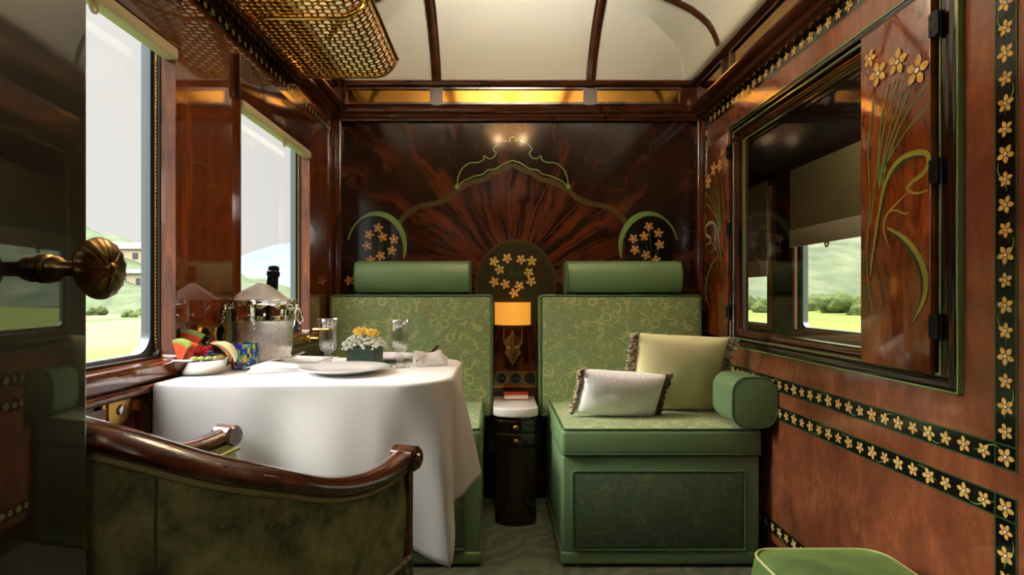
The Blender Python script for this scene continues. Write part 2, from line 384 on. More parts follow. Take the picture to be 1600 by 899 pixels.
M['fill_rear'] = emis('fill_glow_rear', (1, .95, .88, 1), 19)

# ------------------------------------------------------------------ world and sun
w = bpy.data.worlds.new('World'); bpy.context.scene.world = w; w.use_nodes = True; t = w.node_tree
bg = t.nodes['Background']; tc = t.nodes.new('ShaderNodeTexCoord'); sx = t.nodes.new('ShaderNodeSeparateXYZ'); rp = t.nodes.new('ShaderNodeValToRGB')
t.links.new(tc.outputs['Generated'], sx.inputs[0]); t.links.new(sx.outputs[2], rp.inputs[0]); t.links.new(rp.outputs[0], bg.inputs[0])
e = rp.color_ramp.elements; e[0].position = 0; e[0].color = (.88, .875, .84, 1); e[1].position = .34; e[1].color = (.87, .855, .80, 1)
e2 = e.new(.6); e2.color = (1, 1, 1, 1); e3 = e.new(1); e3.color = (1, 1, 1, 1)
bg.inputs[1].default_value = 1.0
# brighter high sky (overcast zenith)
mr = t.nodes.new('ShaderNodeMapRange'); t.links.new(sx.outputs[2], mr.inputs[0]); mr.inputs[1].default_value = .42; mr.inputs[2].default_value = .7; mr.inputs[3].default_value = 1.0; mr.inputs[4].default_value = 12.0
t.links.new(mr.outputs[0], bg.inputs[1])
sd = bpy.data.lights.new('sun', 'SUN'); sd.energy = 5.2; sd.angle = math.radians(22); sd.color = (1, .95, .86)
so = bpy.data.objects.new('sun', sd); C.objects.link(so)
so.rotation_euler = Vector((.80, .12, -.41)).to_track_quat('-Z', 'Y').to_euler()

# ------------------------------------------------------------------ camera
cd = bpy.data.cameras.new('camera'); cam = bpy.data.objects.new('camera', cd); C.objects.link(cam); bpy.context.scene.camera = cam
cam.location = (0, 0, EYE); cam.rotation_euler = (PI/2, 0, 0); cd.sensor_width = 36; cd.lens = F/1600*36
cd.shift_x = (800-VX)/1600; cd.shift_y = (VY-449.5)/1600; cd.clip_start = .02; cd.clip_end = 3000

# ================================================================== THE SETTING
W1 = (.72, 1.352, .825, 1.585); W2 = (1.685, 2.315, .825, 1.585); W3 = (-1.15, -.45, .825, 1.585)    # y0 y1 z0 z1
XP = XL-.052; HD = .12                                        # plane of the outer panes
wall('wall_left', lambda u, v, k: (XL-.060*k, u, v), -1.55, 2.80, 0, 2.5, [(*w_[:3], w_[3]+HD) for w_ in (W1, W2, W3)], M['mahogany_red'])
IW = (1.25, 2.35, .815, 1.675)                      # corridor window of the right wall
wall('wall_right', lambda u, v, k: (XR+.06*k, u, v), -1.55, 4.9, 0, 2.5, [IW], M['burl'])
bm = B(); box(bm, XL, XR, YB, YB+.06, 0, 2.5); obj('wall_back', bm, M['flame'], kind='structure', smooth=False)
wall('wall_front', lambda u, v, k: (u, -.09-.05*k, v), XL, XR, 0, 2.5, [(-.50, .34, -.01, 1.95)], M['mahogany_dark'])
bm = B(); box(bm, XL, XR, -1.6, -1.55, 0, 2.5); obj('wall_rear', bm, M['mahogany'], kind='structure', smooth=False)
CW1 = (2.30, 3.20, .79, 1.66); CW2 = (3.51, 4.35, .79, 1.66); CW0 = (1.0, 1.95, .79, 1.66); XC = 1.72
wall('wall_corridor', lambda u, v, k: (XC+.06*k, u, v), -1.55, 4.9, 0, 2.5, [CW0, CW1, CW2], M['mahogany_dark'])
for nm, y0 in (('wall_corridor_end', 4.9), ('wall_corridor_start', -1.6)):
    bm = B(); box(bm, XR+.06, XC, y0, y0+.05, 0, 2.5); obj(nm, bm, M['mahogany_dark'], kind='structure', smooth=False)
bm = B(); box(bm, XL-.1, XC+.06, -1.6, 4.95, -.06, 0); obj('floor', bm, M['carpet'], kind='structure', smooth=False)
bm = B(); box(bm, XR+.0601, XC, -1.55, 4.9, 2.08, 2.12); obj('ceiling_corridor', bm, M['cream'], kind='structure', smooth=False)

# vaulted ceiling
sp = [(0, 2.345), (.3, 2.325), (.5, 2.278), (.627, 2.222), (.7, 2.185), (.742, 2.153), (.77, 2.125), (.795, 2.085), (.815, 2.03), (.9, 2.02)]
bp = [(-2, 2.345), (2.0, 2.345), (2.2, 2.338), (2.32, 2.315), (2.42, 2.288), (2.5, 2.248), (2.58, 2.193), (2.65, 2.122), (2.69, 2.075), (2.715, 2.02), (2.8, 2.015)]
XCN = .105
def ceilz(x, y):
    s = np.interp(abs(x-XCN), [p[0] for p in sp], [p[1] for p in sp]); b = np.interp(y, [p[0] for p in bp], [p[1] for p in bp]); return float(min(s, b))
bm = B(); xs = np.concatenate([np.linspace(XL, -.5, 26), np.linspace(-.47, .65, 28), np.linspace(.68, XR, 28)]); ys = np.concatenate([np.linspace(-1.55, 1.95, 12), np.linspace(2.0, YB, 46)])
G = [[bm.verts.new((x, y, ceilz(x, y))) for y in ys] for x in xs]
for i in range(len(xs)-1):
    for j in range(len(ys)-1): bm.faces.new((G[i][j], G[i][j+1], G[i+1][j+1], G[i+1][j]))
ce = obj('ceiling', bm, M['cream'], kind='structure', smooth='all', recalc=False)
md = ce.modifiers.new('sol', 'SOLIDIFY'); md.thickness = .03; md.offset = -1
# wooden ribs of the ceiling
def rib(name, pts, w=.024):
    bm = B(); tube(bm, pts, w, 10, flat=.55, up=(0, 0, 1)); tube(bm, [Vector(p)+Vector((0, 0, -.01)) for p in pts], w*.5, 8)
    return obj(name, bm, M['mahogany_long'], kind='structure')
k = 1
for x in (-.294, .453):
    rib('trim_%d' % k, [(x, y, ceilz(x, y)-.004) for y in np.linspace(2.71, -.1, 60)]); k += 1
for y in (2.31, 1.1):
    rib('trim_%d' % k, [(x, y, ceilz(x, y)-.006) for x in np.concatenate([np.linspace(-.70, -.4, 24), np.linspace(-.38, .6, 14), np.linspace(.62, .915, 30)])], .017); k += 1
# cornices: profile (distance out from wall, z)
prof = [(0, 1.838), (.018, 1.838), (.022, 1.848), (.032, 1.852), (.036, 1.866), (.05, 1.872), (.058, 1.885), (.06, 1.896), (.052, 1.902), (.04, 1.904),
        (.03, 1.908), (.03, 1.994), (.045, 1.998), (.058, 2.006), (.06, 2.018), (.05, 2.026), (0, 2.03)]
def cornice(name, fn, length):
    bm = B(); n = len(prof)
    a = [bm.verts.new(fn(d, z, 0)) for d, z in prof]; b = [bm.verts.new(fn(d, z, length)) for d, z in prof]
    for i in range(n): bm.faces.new((a[i], a[(i+1) % n], b[(i+1) % n], b[i]))
    bm.faces.new(a); bm.faces.new(b[::-1]); return obj(name, bm, M['mahogany_long'], kind='structure', angle=50)
SR = 1.25                                            # side cornices stand out a little further
cornice('trim_%d' % k, lambda d, z, s: (XL+.001+s, YB-d, z), XR-XL-.002); k += 1
cornice('trim_%d' % k, lambda d, z, s: (XR-d*SR, YB-.001-s, z), YB+.08); k += 1
cornice('trim_%d' % k, lambda d, z, s: (XL+d*SR*.9, YB-.001-s, z), YB+.08); k += 1
# gilded mirror strips in the frieze, each in its moulding
def frieze(fn, segs):
    global k
    for a, b in segs:
        bm = B(); o = rrect(a, b, 1.91, 1.992, .003, 2); i = rrect(a+.012, b-.012, 1.921, 1.982, .003, 2)
        ringprism(bm, o, i, lambda u, v, q: fn(u, v, .0305+.012*q), 0)
        quad(bm, [fn(u, v, .034) for u, v in ((a+.01, 1.919), (b-.01, 1.919), (b-.01, 1.984), (a+.01, 1.984))], 1)
        obj('trim_%d' % k, bm, [M['mahogany_long'], M['gold_mirror']], kind='structure', smooth=False, label='gilded mirror strip of the frieze'); k += 1
frieze(lambda u, v, d: (u, YB-d, v), [(-.735, -.312), (-.274, .425), (.468, .89)])
frieze(lambda u, v, d: (XR-d*SR, u, v), [(2.345, 2.645), (1.72, 2.275), (1.13, 1.68), (.45, 1.07)])
frieze(lambda u, v, d: (XL+d*SR*.9, u, v), [(2.345, 2.645), (1.72, 2.275), (1.13, 1.68), (.45, 1.07)])
# corner posts
for x0, x1, nm in ((XL, XL+.035, 'a'), (XR-.032, XR, 'b')):
    bm = B(); box(bm, x0, x1, YB-.03, YB, 0, 1.84); obj('trim_%d' % k, bm, M['mahogany'], kind='structure', bevel=.008); k += 1
# baseboards
bm = B(); box(bm, XR-.014, XR, -.09, YB-.03, 0, .10); obj('baseboard_right', bm, M['mahogany_dark'], kind='structure', bevel=.004)
bm = B(); box(bm, XL, XL+.014, -.09, YB-.03, 0, .10); obj('baseboard_left', bm, M['mahogany_dark'], kind='structure', bevel=.004)

# flower bands
def band(name, fn, segs, w, sp=.0495, R=.0195):
    """segs: list of ((u,v),(u,v)); black band with green edges, marquetry flowers, small tendrils"""
    bm = B(); cnt = 0
    for si, ((u0, v0), (u1, v1)) in enumerate(segs):
        d = Vector((u1-u0, v1-v0)); L = d.length; d.normalize(); nn = Vector((-d.y, d.x)); o = .0008+.0002*(si % 2)
        a = Vector((u0, v0))-d*w/2; b = Vector((u1, v1))+d*w/2
        ribbon(bm, [a, b], w, fn, o, 0)
        for s in (-1, 1): ribbon(bm, [Vector((u0, v0))+nn*s*w/2+d*w/2*-1, Vector((u1, v1))+nn*s*w/2+d*w/2], .0035, fn, o+.0004, 4)
        nfl = max(1, round(L/sp))
        for i in range(nfl+(0 if si else 1)):
            if si and i == 0: continue
            p = Vector((u0, v0))+d*L*i/nfl; sm = [1, .82, .95, .86][cnt % 4]
            flower(bm, p.x, p.y, R*sm, fn, .0018, (1, 0, 3)); cnt += 1
            if cnt % 3 == 1 and i < nfl-1:
                s = 1 if cnt % 2 else -1
                q = [p+d*sp*t+nn*s*w*(.16+.22*math.sin(t*PI)) for t in np.linspace(.25, 1.5, 9)]
                ribbon(bm, q, [.0006+.0026*math.sin(PI*j/8) for j in range(9)], fn, .0016, 2)
    return obj(name, bm, [M['black'], M['gold_inlay'], M['green_inlay'], M['cream_inlay'], M['dark_green_inlay']], kind='structure', smooth=False, recalc=False, label='black band inlaid with gold star flowers')
fR = lambda u, v, o: (XR-o, u, v); fL = lambda u, v, o: (XL+o, u, v)
YN, YF = 1.094, 2.655
band('trim_%d' % k, fR, [((YN, .672), (YF, .672)), ((YF, .672), (YF, 1.815)), ((YF, 1.815), (YN, 1.815)), ((YN, 1.815), (YN, .672))], .046); k += 1
band('trim_%d' % k, fR, [((YF, .572), (YN, .572)), ((YN, .572), (YN, .15)), ((YN, .15), (YF, .15))], .046); k += 1
band('trim_%d' % k, fL, [((-.05, 1.776), (2.62, 1.776))], .034, .04, .013); k += 1

# ---------------------------------------------------------------- outer windows of the left wall
def outer_window(name, W, latch=False):
    y0, y1, z0, z1 = W
    r = struct_empty(name, (XP, (y0+y1)/2, z0))
    f = lambda a, b: (lambda u, v, q: (a+(b-a)*q, u, v))
    bm = B(); ringprism(bm, rrect(y0+.0005, y1-.0005, z0+.0005, z1+HD-.0005, .004, 6), rrect(y0+.006, y1-.006, z0+.014, z1+HD-.006, .012, 6), f(XL-.024, XL+.012))
    obj('window_trim', bm, M['pier_trim'], r, angle=30)
    bm = B(); ringprism(bm, rrect(y0+.001, y1-.001, z0+.001, z1+HD-.001, .004, 6), rrect(y0+.009, y1-.009, z0+.020, z1+HD-.009, .02, 6), f(XP+.010, XL-.024))
    obj('window_liner', bm, M['rubber'], r, angle=30)
    bm = B(); ringprism(bm, rrect(y0+.001, y1-.001, z0+.001, z1+HD-.001, .004, 6), rrect(y0+.017, y1-.017, z0+.028, z1+HD-.017, .05, 6), f(XP-.012, XP+.010))
    obj('window_frame', bm, M['metal_grey'], r, angle=30)
    bm = B(); box(bm, XL-.012, XL+.018, y0-.012, y1+.012, z1+.002, z1+HD+.014); obj('window_header', bm, M['mahogany'], r, bevel=.004)
    bm = B(); 
    for i in range(int((z1-z0-.05)/.0085)):
        for yy in (y0+.0105, y1-.0105): ball(bm, (XL-.033, yy, z0+.03+i*.0085), .0032, 0, 1)
    tube(bm, [(XL-.033, y1-.010, z0+.025), (XL-.033, y1-.010, z1-.012)], .0022, 6); tube(bm, [(XL-.033, y0+.010, z0+.025), (XL-.033, y0+.010, z1-.012)], .0022, 6)
    obj('bead_strip', bm, M['brass'], r, label='thin beaded brass strip')
    bm = B(); quad(bm, [(XP, y0+.01, z0+.01), (XP, y1-.01, z0+.01), (XP, y1-.01, z1+HD-.01), (XP, y0+.01, z1+HD-.01)]); obj('window_pane', bm, M['pane'], r, smooth=False)
    # bottom rail and ledge
    bm = B(); box(bm, XL+.001, XL+.026, y0-.03, y1+.03, z0-.028, z0+.014); obj('window_sill', bm, M['mahogany_red'], r, bevel=.008)
    return r
outer_window('window_1', W1); outer_window('window_2', W2); outer_window('window_3', W3)
# continuous ledge below the windows
bm = B(); box(bm, XL+.001, XL+.03, -.08, 2.68, .775, .795); obj('trim_%d' % k, bm, M['mahogany_red'], kind='structure', bevel=.008); k += 1
# raised panel below window 1
bm = B(); ringprism(bm, rrect(.55, 1.25, .30, .765, .05), rrect(.57, 1.23, .32, .745, .04), lambda u, v, q: (XL+.001+.01*q, u, v)); obj('trim_%d' % k, bm, M['trim_light'], kind='structure', angle=30); k += 1

def roller(name, label, W, tab=True):
    y0, y1, z0, z1 = W
    r = thing(name, label, 'window blind', (XL, (y0+y1)/2, z1))
    bm = B(); tube(bm, [(XL-.024, y0+.012, z1+.03), (XL-.024, y1-.012, z1+.03)], .009, 14); obj('roll', bm, M['blind'], r)
    bm = B(); box(bm, XL-.014, XL+.020, y0+.006, y1-.006, z1-.026, z1+.001); obj('bottom_bar', bm, M['blind'], r, bevel=.004)
    bm = B(); yc = (y0+y1)/2+.04
    ringprism(bm, [(yc+.012*math.cos(a), z1-.036+.014*math.sin(a)) for a in np.linspace(0, 2*PI, 17)[:-1]], [(yc+.004*math.cos(a), z1-.040+.004*math.sin(a)) for a in np.linspace(0, 2*PI, 17)[:-1]], lambda u, v, q: (XL+.008+.004*q, u, v))
    obj('pull_tab', bm, M['blind'], r)
roller('roller_blind', 'cream roller blind rolled up at top of the window next to the door', W1)
roller('roller_blind', 'cream roller blind with pull tab rolled up above the ice bucket window', W2)
# brass latch in window 2
r = thing('window_latch', 'brass lever latch on the frame behind the ice bucket', 'latch', (XL+.03, 2.25, .81))
bm = B(); lathe(bm, [(.0, 0), (.016, 0), (.016, .006), (.008, .01), (.007, .05), (.0, .05)], (XL+.026, 2.25, .815), 16, 0, 'x'); obj('base', bm, M['brass'], r)
bm = B(); tube(bm, cat([(XL+.072, 2.25, .815), (XL+.074, 2.245, .835), (XL+.074, 2.24, .850)], 5), .008, 10); tube(bm, [(XL+.05, 2.24, .850), (XL+.115, 2.24, .850)], .011, 12); obj('lever', bm, M['brass'], r)

# ---------------------------------------------------------------- corridor window and its shutters
wr = struct_empty('window_4', (XR, 1.8, .8)); y0, y1, z0, z1 = IW
fx = lambda a, b: (lambda u, v, q: (a+(b-a)*q, u, v))
bm = B(); ringprism(bm, rrect(y0-.055, y1+.03, z0-.035, z1+.03, .003, 1), rrect(y0-.03, y1+.012, z0-.012, z1+.012, .003, 1), fx(XR-.012, XR-.001))
ringprism(bm, rrect(y0-.03, y1+.012, z0-.012, z1+.012, .003, 1), rrect(y0+.005, y1-.005, z0+.006, z1-.006, .003, 1), fx(XR-.006, XR-.001)); obj('window_casing', bm, M['mahogany_dark'], wr, smooth=False, bevel=.003, seg=2)
bm = B(); ringprism(bm, rrect(y0+.002, y1-.002, z0+.002, z1-.002, .003, 1), rrect(y0+.022, y1-.022, z0+.03, z1-.03, .003, 1), fx(XR+.004, XR+.04)); obj('window_frame', bm, M['mahogany'], wr, smooth=False, bevel=.003, seg=2)
bm = B(); ringprism(bm, rrect(y0-.058, y1+.033, z0-.038, z1+.033, .003, 1), rrect(y0-.054, y1+.029, z0-.034, z1+.029, .003, 1), fx(XR-.0135, XR-.001))
ringprism(bm, rrect(y0-.003, y1+.001, z0-.004, z1+.004, .003, 1), rrect(y0+.001, y1-.003, z0, z1, .003, 1), fx(XR-.0075, XR-.001)); obj('inlay_line', bm, M['green_inlay'], wr, smooth=False, label='thin green inlaid line')
bm = B(); quad(bm, [(XR+.02, y0+.02, z0+.02), (XR+.02, y1-.02, z0+.02), (XR+.02, y1-.02, z1-.02), (XR+.02, y0+.02, z1-.02)]); obj('window_pane', bm, M['pane_dark'], wr, smooth=False)
bm = B(); tube(bm, [(XR-.01, y0+.25, z1-.030), (XR-.01, y1-.01, z1-.030)], .006, 8); tube(bm, [(XR-.006, y0+.25, z1-.050), (XR-.006, y1-.01, z1-.050)], .004, 8); obj('rail', bm, M['brass'], wr, label='slim brass rail')

YP0 = 1.262; YP1 = 1.505; ZS0, ZS1 = .81, 1.685      # near shutter
def shutter(label, ya, yb, mirror, xface):
    r = thing('shutter', label, 'shutter', (xface+.01, (ya+yb)/2, ZS0), 'inlaid window shutters')
    bm = B(); box(bm, xface, xface+.018, ya, yb, ZS0, ZS1); obj('panel', bm, M['veneer'], r, bevel=.003)
    bm = B()
    def fn(u, v, o): return (xface-o, (ya+yb-u) if mirror else u, v)
    if mirror:
        fn = lambda u, v, o: (xface-o, yb-(u-YP0)*(yb-ya)/(YP1-YP0), v)
    T = lambda px, py: onR(px, py, XR-.016)
    def S(pts, w, mt, taper=False, off=.0012, n=6):
        p = cat([(*T(*q), 0) for q in pts], n); mm = len(p)
        p = [Vector((min(max(a.x, YP0+.003), YP1-.003), a.y)) for a in p]
        ws = [w*(math.sin(PI*(.06+.9*i/(mm-1)))**.8 if taper else 1) for i in range(mm)]
        ribbon(bm, p, ws, fn, off, mt)
    for pts in ([(1368, 145), (1362, 200), (1359, 250), (1361, 320), (1357, 380), (1358, 430), (1365, 485)],
                [(1393, 127), (1380, 180), (1375, 235), (1368, 300), (1362, 350)], [(1406, 125), (1386, 190), (1377, 240), (1374, 285)],
                [(1412, 145), (1392, 205), (1380, 260), (1375, 290)], [(1424, 140), (1402, 195), (1386, 245), (1376, 295)],
                [(1453, 128), (1418, 180), (1394, 235), (1380, 290)], [(1456, 162), (1422, 200), (1396, 240), (1382, 270)]):
        S(pts, .0042, 0)
    S([(1362, 432), (1367, 390), (1376, 330), (1386, 285), (1404, 254), (1428, 240), (1450, 240), (1454, 256), (1444, 272), (1426, 286), (1421, 297), (1434, 302), (1455, 297)], .013, 1, True, .0016, 8)
    S([(1364, 432), (1369, 390), (1379, 330), (1389, 285), (1406, 260), (1430, 246), (1448, 246)], .007, 2, True, .0012, 8)
    S([(1420, 302), (1400, 322), (1386, 340), (1384, 362), (1393, 391)], .007, 1, True, .0018)
    S([(1384, 348), (1392, 332), (1404, 329), (1416, 334), (1425, 331)], .005, 1, True, .0022)
    S([(1389, 356), (1415, 372), (1437, 400), (1449, 432), (1446, 468), (1429, 503)], .017, 1, True, .002, 8)
    S([(1391, 360), (1413, 377), (1433, 404), (1443, 436), (1441, 468), (1430, 500)], .008, 2, True, .0026, 8)
    for px, py, R in ((1375, 115, .033), (1405, 97, .034), (1436, 110, .037), (1362, 92, .024)):
        u, v = T(px, py); flower(bm, min(max(u, YP0+.022), YP1-.026), v, R, fn, .003, (3, 4, 5), n=5)
    obj('marquetry', bm, [M['green_inlay'], M['leaf_inlay'], M['dark_green_inlay'], M['gold_inlay'], M['black'], M['cream_inlay']], r, smooth=False, recalc=False, label='inlaid daffodils with long curling leaves')
    hy = yb+.006 if mirror == 'far' else (ya-.012)
    for hz in (.92, 1.27, 1.6):
        bm = B(); tube(bm, [(xface+.004, hy, hz-.03), (xface+.004, hy, hz+.03)], .007, 10); box(bm, xface-.003, xface+.001, hy-.014, hy+.014, hz-.026, hz+.026)
        for q in (-.015, .015): ball(bm, (xface-.003, hy+.008, hz+q), .003, 0, 1)
        obj('hinge', bm, M['black_metal'], r, label='black metal hinge')
    return r
shutter('mahogany shutter inlaid with large daffodils, closed over near end of the corridor window', YP0, YP1, False, XR-.0185)
shutter('narrow daffodil inlaid shutter folded open against the wall beside the end wall', 2.372, 2.615, True, XR-.0215)
# corridor windows
for i, W in enumerate((CW0, CW1, CW2)):
    y0, y1, z0, z1 = W; r = struct_empty('window_%d' % (5+i), (XC, (y0+y1)/2, z0))
    bm = B(); ringprism(bm, rrect(y0-.02, y1+.02, z0-.02, z1+.02, .004, 6), rrect(y0+.008, y1-.008, z0+.008, z1-.008, .006, 6), fx(XC-.016, XC-.001)); obj('window_trim', bm, M['trim_light'], r, angle=30)
    bm = B(); ringprism(bm, rrect(y0+.001, y1-.001, z0+.001, z1-.001, .004, 6), rrect(y0+.03, y1-.03, z0+.02, z1-.03, .04, 6), fx(XC+.02, XC+.05)); obj('window_frame', bm, M['metal_grey'], r, angle=30)
    bm = B(); quad(bm, [(XC+.035, y0+.01, z0+.01), (XC+.035, y1-.01, z0+.01), (XC+.035, y1-.01, z1-.01), (XC+.035, y0+.01, z1-.01)]); obj('window_pane', bm, M['pane'], r, smooth=False)
for W, zb, lab in ((CW0, 1.40, 'olive blind half drawn on corridor window hidden by the closed shutter'), (CW1, 1.335, 'olive corridor blind with pull tab, half drawn beside the closed shutter'), (CW2, 1.18, 'olive corridor blind drawn low, seen through far end of the glass')):
    y0, y1, z0, z1 = W; r = thing('roller_blind', lab, 'window blind', (XC-.02, (y0+y1)/2, zb))
    bm = B(); box(bm, XC-.030, XC-.026, y0-.015, y1+.015, zb+.03, z1+.05); obj('fabric', bm, M['olive_blind'], r, smooth=False)
    bm = B(); box(bm, XC-.034, XC-.022, y0-.015, y1+.015, zb-.07, zb+.03); obj('hem_bar', bm, M['blind'], r, bevel=.003, label='paler hem of the blind')
    bm = B(); yc = (y0+y1)/2+.1 if W is not CW1 else 2.86
    ringprism(bm, [(yc+.02*math.cos(a), zb-.072+.026*math.sin(a)) for a in np.linspace(0, 2*PI, 17)[:-1]], [(yc+.007*math.cos(a), zb-.08+.007*math.sin(a)) for a in np.linspace(0, 2*PI, 17)[:-1]], lambda u, v, q: (XC-.03+.005*q, u, v))
    obj('pull_tab', bm, M['blind'], r)

# ---------------------------------------------------------------- marquetry of the end wall (part of the wall surface)
fB = lambda u, v, o: (u, YB-o, v)
bm = B(); Bp = lambda px, py: (*onB(px, py), 0)
def RB(pts, w, mt, off=.001, n=6, taper=None):
    p = cat([Bp(*q) for q in pts], n); mm = len(p)
    ribbon(bm, p, w if not taper else [w*(taper+(1-taper)*math.sin(PI*i/(mm-1))) for i in range(mm)], fB, off, mt)
mir = lambda pts: [(1602-a, b) for a, b in pts]
outer = [(714, 292), (716, 277), (722, 264), (734, 255), (747, 254), (755, 250), (757, 244), (763, 248), (770, 247), (775, 240), (771, 234), (776, 227), (787, 221), (797, 221), (796, 217), (801, 214)]
inner = [(714, 292), (725, 283), (740, 276), (755, 272), (762, 266), (774, 264), (789, 255), (801, 251)]
for L in (outer, inner):
    RB(L, .0055, 0, .0014); RB(mir(L), .0055, 0, .0014)
arch = [(622, 352), (632, 338), (652, 324), (680, 318), (700, 310), (714, 298), (735, 286), (757, 280), (768, 272), (784, 266), (801, 258)]
RB(arch, .026, 1, .0008); RB(mir(arch), .026, 1, .0008)
for L, R_ in ((714, 292), (888, 292)): disc(bm, *onB(L, R_), .010, .012, fB, .0018, 0)
# centre medallion
disc(bm, *onB(806, 446), .19, .215, fB, .0010, 2, 40)
a = [(806+62*math.cos(t), 446-70*math.sin(t)) for t in np.linspace(-.2, PI+.2, 30)]
RB(a, .012, 1, .0016, 2)
cx, cy = 801, 428
for q in ((771.9, 408.8), (792.5, 403.9), (814.2, 405.8), (830.8, 408), (780.5, 421.5), (826.2, 426), (772.2, 440.6), (789.5, 444.4), (811.2, 447), (830, 439.9), (803, 458.2)):
    dx, dy = q[0]-cx, q[1]-cy
    RB([(cx-dx*.2, cy-dy*.2), (cx+dx*.2-dy*.12, cy+dy*.2+dx*.12), (cx+dx*.6-dy*.12, cy+dy*.6+dx*.12), q], .004, 3, .002)
    flower(bm, *onB(*q), .0262, fB, .0026, (5, 6, 7))
# side medallions
for sgn, ctr, fl in ((1, (1014, 388), [(1370, 65), (1410, 92), (1350, 105), (1305, 115), (1415, 140), (1312, 162), (1358, 183), (1400, 205)]),
                     (-1, (588, 388), [(243, 70), (205, 98), (262, 108), (197, 145), (308, 118), (300, 165), (253, 187), (212, 205), (122, 290)])):
    disc(bm, *onB(*ctr), .118, .155, fB, .0010, 8, 40)
    pts = [(ctr[0]-sgn*45*math.cos(t), ctr[1]-54*math.sin(t)) for t in np.linspace(-.3, 2.9, 30)]
    p = [Vector(Bp(*q)) for q in pts]; ribbon(bm, p, [.006+.022*math.sin(PI*min(1, i/22))**.7 if i < 22 else .008 for i in range(30)], fB, .0016, 0 if sgn == 1 else 0)
    base = (ctr[0]-2, ctr[1]+30)
    for q in fl:
        px, py = 500+q[0]/2.667, 330+q[1]/2.667
        if py < 430: RB([base, ((base[0]*.5+px*.5)+4, base[1]*.6+py*.4), (px, py)], .0035, 3, .002)
        flower(bm, *onB(px, py), .0255, fB, .0026, (4, 6, 7))
# hairline veins of the fan
for t in np.linspace(-1.25, 1.25, 9):
    p = [(801+r*math.sin(t)+6*math.sin(r/30+t*3), 452-r*math.cos(t)) for r in np.linspace(85, 190, 12)]
    RB(p, .003, 9, .0006, 2, .2)
inl = obj('marquetry', bm, [M['green_inlay'], M['olive_inlay'], M['medallion'], M['dark_green_inlay'], M['amber_inlay'], M['gold_inlay'], M['black'], M['cream_inlay'], M['black'], mat('vein_inlay', srgb(104, 56, 28), .2)], smooth=False, recalc=False)
inl.name = 'trim_%d' % k; k += 1; inl['kind'] = 'structure'; inl['label'] = 'inlaid crest, arch and three flower medallions'

# ---------------------------------------------------------------- door standing open on the left
DA = math.radians(7.2); dd = Vector((math.sin(DA), math.cos(DA), 0)); dn = Vector((math.cos(DA), -math.sin(DA), 0)); E = Vector((-.384, .522, 0))
dr = struct_empty('door_1', tuple(E-dd*.62)); 
bm = B(); a = E-dd*.62; prism(bm, [(0, 0), (.62, 0), (.62, -.032), (0, -.032)], lambda u, v, q: a+dd*u+dn*v+Vector((0, 0, .012+1.93*q))); obj('door_leaf', bm, M['door_lacquer'], dr, bevel=.003)
kn = E-dd*.041+Vector((0, 0, 1.013)); Rm = Matrix((dn, dd, Vector((0, 0, 1)))).transposed()
def on_door(bm_):
    bmesh.ops.transform(bm_, matrix=Matrix.Translation(kn) @ Rm.to_4x4(), verts=bm_.verts)
    return bm_
hb = B(); lathe(hb, [(0, 0), (.0125, 0), (.0125, .003), (.010, .005), (.0115, .009), (.010, .013), (.0066, .017), (.0062, .04), (.009, .043), (.010, .046)], (0, 0, 0), 32, 0, 'x'); on_door(hb)
h = obj('door_handle', hb, M['knob_brass'], dr, label='aged brass door knob')
hb = B(); lathe(hb, [(.006, .042), (.016, .0435), (.0245, .0475), (.0266, .051), (.0258, .054), (.019, .058), (.009, .0605), (0.004, .061)], (0, 0, 0), 64, 0, 'x', flute=.07, nfl=16, flz=(.053, .059))
ball(hb, (.061, 0, 0), .0058, 0, 2, (.7, 1, 1))
for q in range(8): ball(hb, (.060, .0062*math.cos(q*PI/4), .0062*math.sin(q*PI/4)), .0028, 0, 1)
for q in range(8):
    a_ = q*PI/4; tube(hb, [(.060, .008*math.cos(a_), .008*math.sin(a_)), (.0575, .017*math.cos(a_), .017*math.sin(a_)), (.053, .0247*math.cos(a_), .0247*math.sin(a_))], [.0018, .0014, .0008], 6)
on_door(hb); obj('knob', hb, M['knob_brass'], h)

